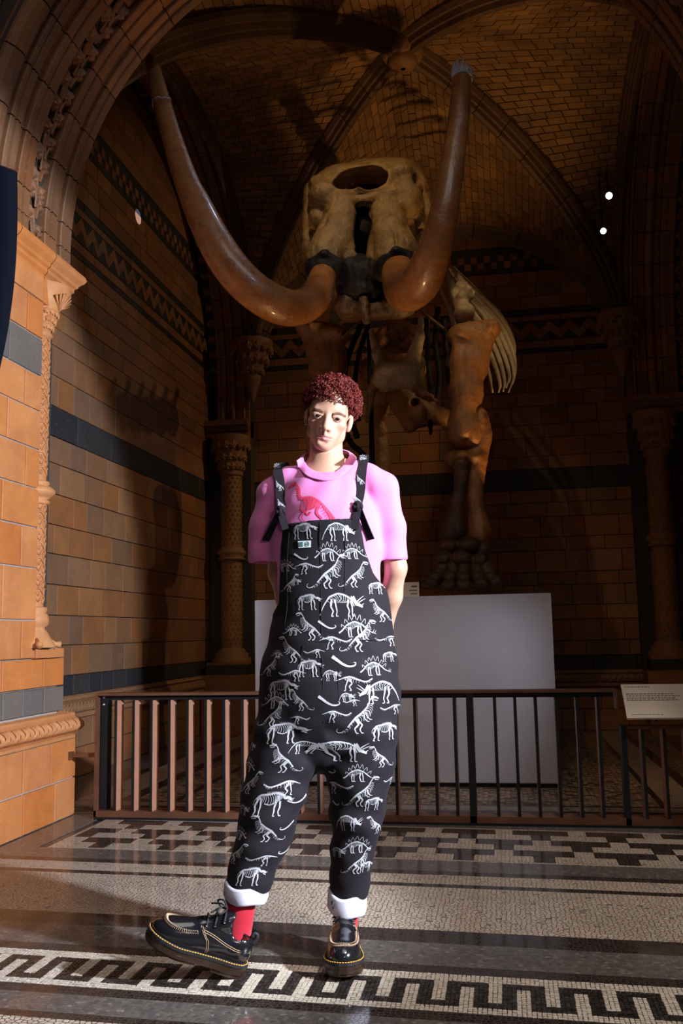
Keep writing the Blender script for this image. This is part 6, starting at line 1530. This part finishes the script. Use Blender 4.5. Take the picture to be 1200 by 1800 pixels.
# where the motifs sit (picture position of their middle), kind, mirrored, length in pixels
TOPM = [('m', 538, 936, 0, 42), ('t', 596, 935, 0, 58), ('s', 580, 972, 0, 52), ('s', 622, 970, 0, 44), ('c', 530, 978, 0, 24), ('s', 503, 994, 0, 34), ('r', 543, 996, 1, 46), ('i', 576, 1016, 0, 66), ('i', 622, 1018, 0, 50), ('i', 508, 1030, 0, 34),
        ('m', 545, 1060, 0, 42), ('t', 602, 1062, 0, 76), ('t', 520, 1022, 0, 20), ('m', 664, 1034, 0, 32), ('i', 672, 1080, 1, 44), ('s', 628, 1102, 0, 62), ('i', 548, 1110, 1, 54), ('c', 576, 1098, 0, 30), ('r', 590, 1126, 1, 52), ('i', 630, 1128, 0, 60), ('r', 682, 1124, 0, 42), ('s', 513, 1108, 1, 32),
        ('i', 516, 1150, 1, 50), ('r', 553, 1146, 0, 34), ('m', 548, 1176, 0, 44), ('r', 514, 1184, 0, 44), ('c', 606, 1162, 0, 40), ('s', 660, 1172, 0, 52), ('m', 686, 1156, 0, 26), ('t', 583, 1186, 0, 34), ('r', 622, 1196, 1, 58), ('i', 472, 1178, 0, 38), ('s', 486, 1150, 1, 20), ('m', 500, 1214, 0, 52), ('s', 482, 1232, 1, 48), ('i', 530, 1236, 1, 40), ('t', 664, 1216, 1, 72), ('c', 580, 1230, 0, 36), ('t', 610, 1224, 0, 28), ('r', 618, 1232, 0, 26), ('r', 592, 1254, 1, 46), ('r', 690, 1246, 0, 40), ('r', 528, 1262, 1, 32), ('i', 478, 1264, 0, 48), ('i', 630, 1268, 0, 68)]
LEGL = [('m', 505, 1288, 0, 54), ('t', 528, 1310, 0, 40), ('i', 500, 1338, 1, 52), ('s', 448, 1345, 1, 38), ('t', 456, 1312, 0, 24), ('r', 498, 1376, 0, 56), ('i', 446, 1380, 0, 42), ('m', 482, 1410, 0, 62), ('c', 520, 1400, 1, 30), ('t', 434, 1420, 0, 30), ('i', 470, 1458, 1, 48), ('s', 432, 1462, 1, 34), ('c', 503, 1446, 1, 26), ('i', 423, 1502, 0, 38), ('r', 460, 1502, 0, 42), ('m', 446, 1534, 0, 44), ('c', 488, 1490, 1, 26)]
LEGR = [('m', 668, 1286, 0, 44), ('t', 612, 1316, 0, 66), ('i', 662, 1334, 1, 40), ('s', 632, 1356, 0, 46), ('c', 590, 1350, 0, 30), ('r', 598, 1380, 1, 50), ('r', 676, 1372, 0, 30), ('i', 632, 1398, 0, 56), ('m', 656, 1412, 0, 34), ('t', 612, 1444, 0, 48), ('c', 590, 1410, 0, 20), ('s', 630, 1486, 0, 46), ('i', 652, 1456, 1, 34), ('i', 626, 1524, 0, 46), ('m', 642, 1528, 0, 26), ('t', 598, 1500, 0, 28)]
for group, axp, rd in ((TOPM, None, 0), (LEGL, lgL, 0.085), (LEGR, lgR, 0.085)):
    for kd, px, py, fl_, ln in group:
        pl = planar(bv_d, px, py, 0.0016) if axp is None else round_axis(bv_d, axp, 0.06 if py > 1450 else rd, px, py, 0.0016)
        emit(MOT[kd], ln*PXM*1.06, bool(fl_), pl, 'skeleton_print', dung, 'print', 0.9)
for st, C in straps:                                   # scraps of print on the straps
    for t in (0.35, 0.6, 0.82):
        i = int(t*21); c = C[i]
        emit(MOT['s' if t < 0.5 else 'i'], 0.045, t > 0.5, lambda dx, dy: None if abs(dx) > 0.0135 else c+np.array([dx, -0.0045, dy]), 'skeleton_print', st, 'print', 1.2)
# red dinosaur on the T-shirt: head up to the left, ribcage, tail running down to the right
red = [([(0.03, 0.80), (0.10, 0.84), (0.16, 0.85)], 0.05, 0.09), ([(0.14, 0.90), (0.18, 0.86)], 0.04, 0.03), ([(0.18, 0.84), (0.24, 0.74), (0.24, 0.62), (0.30, 0.52)], 0.05, 0.06), ([(0.30, 0.56), (0.45, 0.56), (0.62, 0.46), (0.80, 0.26), (0.96, 0.02)], 0.05, 0.045),
       ([(0.28, 0.44), (0.26, 0.34), (0.34, 0.28)], 0.05, 0.03), ([(0.30, 0.36), (0.40, 0.22), (0.46, 0.28)], 0.04, 0.03), ([(0.62, 0.40), (0.56, 0.26), (0.66, 0.14)], 0.07, 0.05), ([(0.70, 0.36), (0.80, 0.22), (0.84, 0.05)], 0.06, 0.04), ([(0.35, 0.30), (0.28, 0.18), (0.34, 0.10)], 0.035, 0.02)]
red += ribs([(0.30, 0.56), (0.45, 0.56), (0.62, 0.46), (0.80, 0.26), (0.96, 0.02)], 26, 0.26, 0.016, 0.02, 0.52, 0.1)+ribs([(0.30, 0.56), (0.45, 0.56), (0.62, 0.46), (0.80, 0.26), (0.96, 0.02)], 18, 0.10, 0.014, 0.55, 0.98, 0.1)+ribs([(0.18, 0.84), (0.24, 0.74), (0.24, 0.62), (0.30, 0.52)], 9, 0.06, 0.02, 0.1, 0.95, 0.1)
emit(red, 92*PXM, False, planar(bv_shirt, 551, 904, 0.0016), 'dinosaur_print', shirt, 'redprint', 0.75)

# ---- socks
def sock(pts, rs):
    mb = MB(); C = spline([np.r_[p, r] for p, r in zip(pts, rs)], 26); n = 40; v = []
    for c in C:
        for k in range(n):
            a = 2*math.pi*k/n; r = c[3]*(1+0.018*(k % 2)); v.append((c[0]+r*math.cos(a), c[1]+r*math.sin(a)*1.05, c[2]))
    f = [(i*n+k, i*n+(k+1) % n, (i+1)*n+(k+1) % n, (i+1)*n+k) for i in range(25) for k in range(n)]
    return mb.add(v, f).build('sock', 'sock', man, True)
sock([L(424, 1560, -0.055), L(421, 1600, -0.055), L(417, 1640, -0.055), L(414, 1668, -0.055)], [pxr(25), pxr(25), pxr(23), pxr(22)])
sock([L(609, 1570, 0.03), L(608, 1595, 0.035), L(607, 1620, 0.04), L(606, 1645, 0.045)], [pxr(21), pxr(21), pxr(21), pxr(20)])

# ---- shoes: built along +x (toe), then set in place
def shoe(Mx):
    Mi = np.array(Mx)
    def T(P): P = np.asarray(P, float); return P@Mi[:3, :3].T+Mi[:3, 3]
    def TB(mb, name, mat, par, sm=True): mb.v = [tuple(p) for p in T(mb.v)]; return mb.build(name, mat, par, sm)
    hw = lambda x: np.interp(x, [-0.002, 0.012, 0.04, 0.09, 0.14, 0.19, 0.225, 0.26, 0.28, 0.293, 0.298], [0.010, 0.028, 0.036, 0.036, 0.041, 0.049, 0.050, 0.043, 0.032, 0.016, 0.004])
    V = Vol.uni((-0.03, -0.075, -0.012), (0.32, 0.075, 0.14), 0.0032)
    V.ell((0.215, 0, 0.018), (0.078, 0.047, 0.043), 0).ell((0.150, 0, 0.030), (0.080, 0.042, 0.048), 0.02).ell((0.08, 0, 0.030), (0.075, 0.035, 0.050), 0.02).ell((0.032, 0, 0.032), (0.034, 0.032, 0.046), 0.02)
    V.cap((0.155, 0, 0.062), (0.092, 0, 0.094), 0.022, 0.026, 0.02, flat=((0, 1, 0), 1.15))
    V.cap((0.112, 0, 0.086), (0.082, 0, 0.118), 0.010, 0.008, 0.008, flat=((0, 1, 0), 2.6))
    V.ell((0.040, 0, 0.100), (0.050, 0.034, 0.036), 0.004, 'sub'); V.cap((0.05, 0, 0.06), (0.05, 0, 0.13), 0.024, 0.028, 0.0, 'sub')
    x_, y_, z_ = V.pts((slice(None),)*3); V.d = np.maximum(V.d, (0.0-z_)).astype(np.float32)
    P, Fq = V.mesh(); P = smooth_pts(P, Fq, 1); up = fobj('shoe', T(P), Fq, 'leather', man)
    bv = BVHTree.FromPolygons([Vector(p) for p in P], [tuple(f) for f in Fq])
    xs = np.r_[-0.002, 0.004, 0.012, np.linspace(0.03, 0.27, 20), 0.282, 0.29, 0.296, 0.298]; out = [(x, hw(x)+0.004) for x in xs]+[(x, -hw(x)-0.004) for x in xs[::-1]]
    def layer(z0, z1, g, name, mat, par, xr=(-1, 1), smooth=False):
        pts = [(x+(g if x > 0.15 else -g)*(1 if abs(y) < 0.03 else 0.3), y+math.copysign(g, y)) for x, y in out if xr[0] <= x <= xr[1]]; n = len(pts); mb = MB()
        sp = lambda x: 0.012*max(x-0.2, 0)/0.1
        mb.add([(x, y, z0+sp(x)) for x, y in pts]+[(x, y, z1+sp(x)) for x, y in pts], [(i, (i+1) % n, (i+1) % n+n, i+n) for i in range(n)]+[tuple(reversed(range(n))), tuple(range(n, 2*n))])
        return TB(mb, name, mat, par, smooth)
    layer(-0.005, 0.003, 0.004, 'welt', 'lace', up)
    so = layer(-0.016, -0.005, 0.002, 'sole', 'sole', up); layer(-0.026, -0.0165, 0.0035, 'sole_edge', 'sole', up); layer(-0.038, -0.026, 0.0, 'heel_block', 'sole', up, (-1, 0.10)); layer(-0.033, -0.026, 0.0, 'forepart_tread', 'sole', up, (0.14, 1))
    st = MB(); n = len(out)
    per = np.array(out+[out[0]]); S_ = np.r_[0, np.cumsum(np.linalg.norm(np.diff(per, axis=0), axis=1))]
    s = 0
    while s < S_[-1]:
        a, b = [(np.interp(q, S_, per[:, 0]), np.interp(q, S_, per[:, 1])) for q in (s, s+0.0058)]
        zz = 0.0042; sp = lambda x: 0.012*max(x-0.2, 0)/0.1
        st.tube([(a[0]*1.002, a[1]*1.03, zz+sp(a[0])), (b[0]*1.002, b[1]*1.03, zz+sp(b[0]))], 0.0014, 5); s += 0.0078
    tag(TB(st, 'welt_stitching', 'stitch', up), kind='stuff')
    # apron seam on the toe: fat cross stitches, and double rows along the quarters
    ap = MB(); A = spline([(0.165, 0.036, 0), (0.20, 0.037, 0), (0.235, 0.033, 0), (0.258, 0.020, 0), (0.264, 0.0, 0), (0.258, -0.020, 0), (0.235, -0.033, 0), (0.20, -0.037, 0), (0.165, -0.036, 0)], 56)
    pts = []
    for p in A:
        h = cast(bv, (p[0], p[1], 0.2), (0, 0, -1), 0.001); pts.append(h if h is not None else np.array([p[0], p[1], 0.03]))
    TB(MB().tube([p+np.array([0, 0, 0.0008]) for p in pts], 0.0034, 6), 'apron_seam', 'leather', up)
    for i, p in enumerate(pts[1:-1]):
        d = np.array([0.17+0.04, 0, p[2]+0.004])-p; d /= np.linalg.norm(d); ap.tube([p-d*0.0055+np.array([0, 0, -0.002]), p+np.array([0, 0, 0.0040]), p+d*0.0055+np.array([0, 0, 0.0010])], 0.0012, 4)
    tag(TB(ap, 'apron_stitching', 'tanstitch', up), kind='stuff')
    qs = MB()
    for sd in (-1, 1):
        for off in (0, 0.005):
            c = [(0.165-off, 0.072), (0.150-off, 0.055), (0.135-off, 0.04), (0.128-off, 0.02), (0.130-off, 0.006)]
            Q = [cast(bv, (x, sd*0.2, z), (0, -sd, 0), 0.0006) for x, z in c]; Q = [q for q in Q if q is not None]
            if len(Q) > 2: qs.tube(list(spline(Q, 16)), 0.0008, 4)
            c = [(0.155, 0.066-off), (0.12, 0.060-off), (0.08, 0.048-off), (0.04, 0.042-off), (0.005, 0.044-off)]
            Q = [cast(bv, (x, sd*0.2, z), (0, -sd, 0), 0.0006) for x, z in c]; Q = [q for q in Q if q is not None]
            if len(Q) > 2: qs.tube(list(spline(Q, 20)), 0.0008, 4)
    tag(TB(qs, 'quarter_stitching', 'tanstitch', up), kind='stuff')
    for k in range(3):
        x0 = 0.150-0.022*k; zt = 0.085+0.012*k
        q = [cast(bv, (x0+0.0*s_, s_*0.028, 0.25), (0, 0, -1), 0.0035) for s_ in (-1, -0.5, 0, 0.5, 1)]
        q = [a for a in q if a is not None]
        if len(q) > 2: TB(MB().tube(list(spline(q, 12)), 0.0032, 6), 'lace', 'lace', up)
        for s_ in (-1, 1):
            h = cast(bv, (x0, s_*0.028, 0.25), (0, 0, -1), 0.001)
            if h is not None: TB(MB().tube([h+np.array([0.0035*math.cos(t), 0.0035*math.sin(t), 0.001]) for t in np.linspace(0, 2*math.pi, 10)], 0.0012, 5), 'eyelet', 'steel', up)
    bwp = np.array([0.108, 0, 0.128])
    for s_ in (-1, 1):
        TB(MB().tube(list(spline([bwp, bwp+[0.016, s_*0.018, 0.012], bwp+[0.030, s_*0.034, 0.0], bwp+[0.016, s_*0.024, -0.010], bwp], 16)), 0.0028, 6), 'lace', 'lace', up)
        TB(MB().tube(list(spline([bwp, bwp+[0.02, s_*0.012, 0.004], bwp+[0.045, s_*0.03, -0.012]], 10)), 0.0026, 6), 'lace', 'lace', up)
    TB(MB().tube(list(spline([(0.004, 0, 0.056), (-0.003, 0, 0.070), (-0.002, 0, 0.084), (0.008, 0, 0.086), (0.012, 0, 0.072)], 12)), 0.004, 6, flat=1.6), 'heel_loop', 'lace', up)
    return up
def frame(origin, toe, up):
    t = Vector(toe).normalized(); s = Vector(up).cross(t).normalized(); u = t.cross(s)
    return Matrix(((t.x, s.x, u.x, origin[0]), (t.y, s.y, u.y, origin[1]), (t.z, s.z, u.z, origin[2]), (0, 0, 0, 1)))
tl_ = Vector((-0.90, -0.16, 0.365)).normalized(); upv = Vector((0.36, -0.10, 0.90))
fl_m = frame((0, 0, 0), tl_, upv)
sc_ = Matrix.Scale(1.03, 4)
hp = L(432, 1698, -0.10); fm = fl_m.copy() @ sc_
low = (fm @ Vector((0.006, 0, -0.038))).z
org = np.array([hp[0], hp[1], -low+0.0015]); fm.translation = Vector(org)
shoe(fm)
fr_m = frame((0, 0, 0), Vector((-0.02, -1, 0.0)), Vector((0, 0, 1))) @ Matrix.Scale(1.06, 4)
fr_m.translation = Vector((L(607, 1690)[0], 0.13, 0.038*1.06+0.0012)); shoe(fr_m)
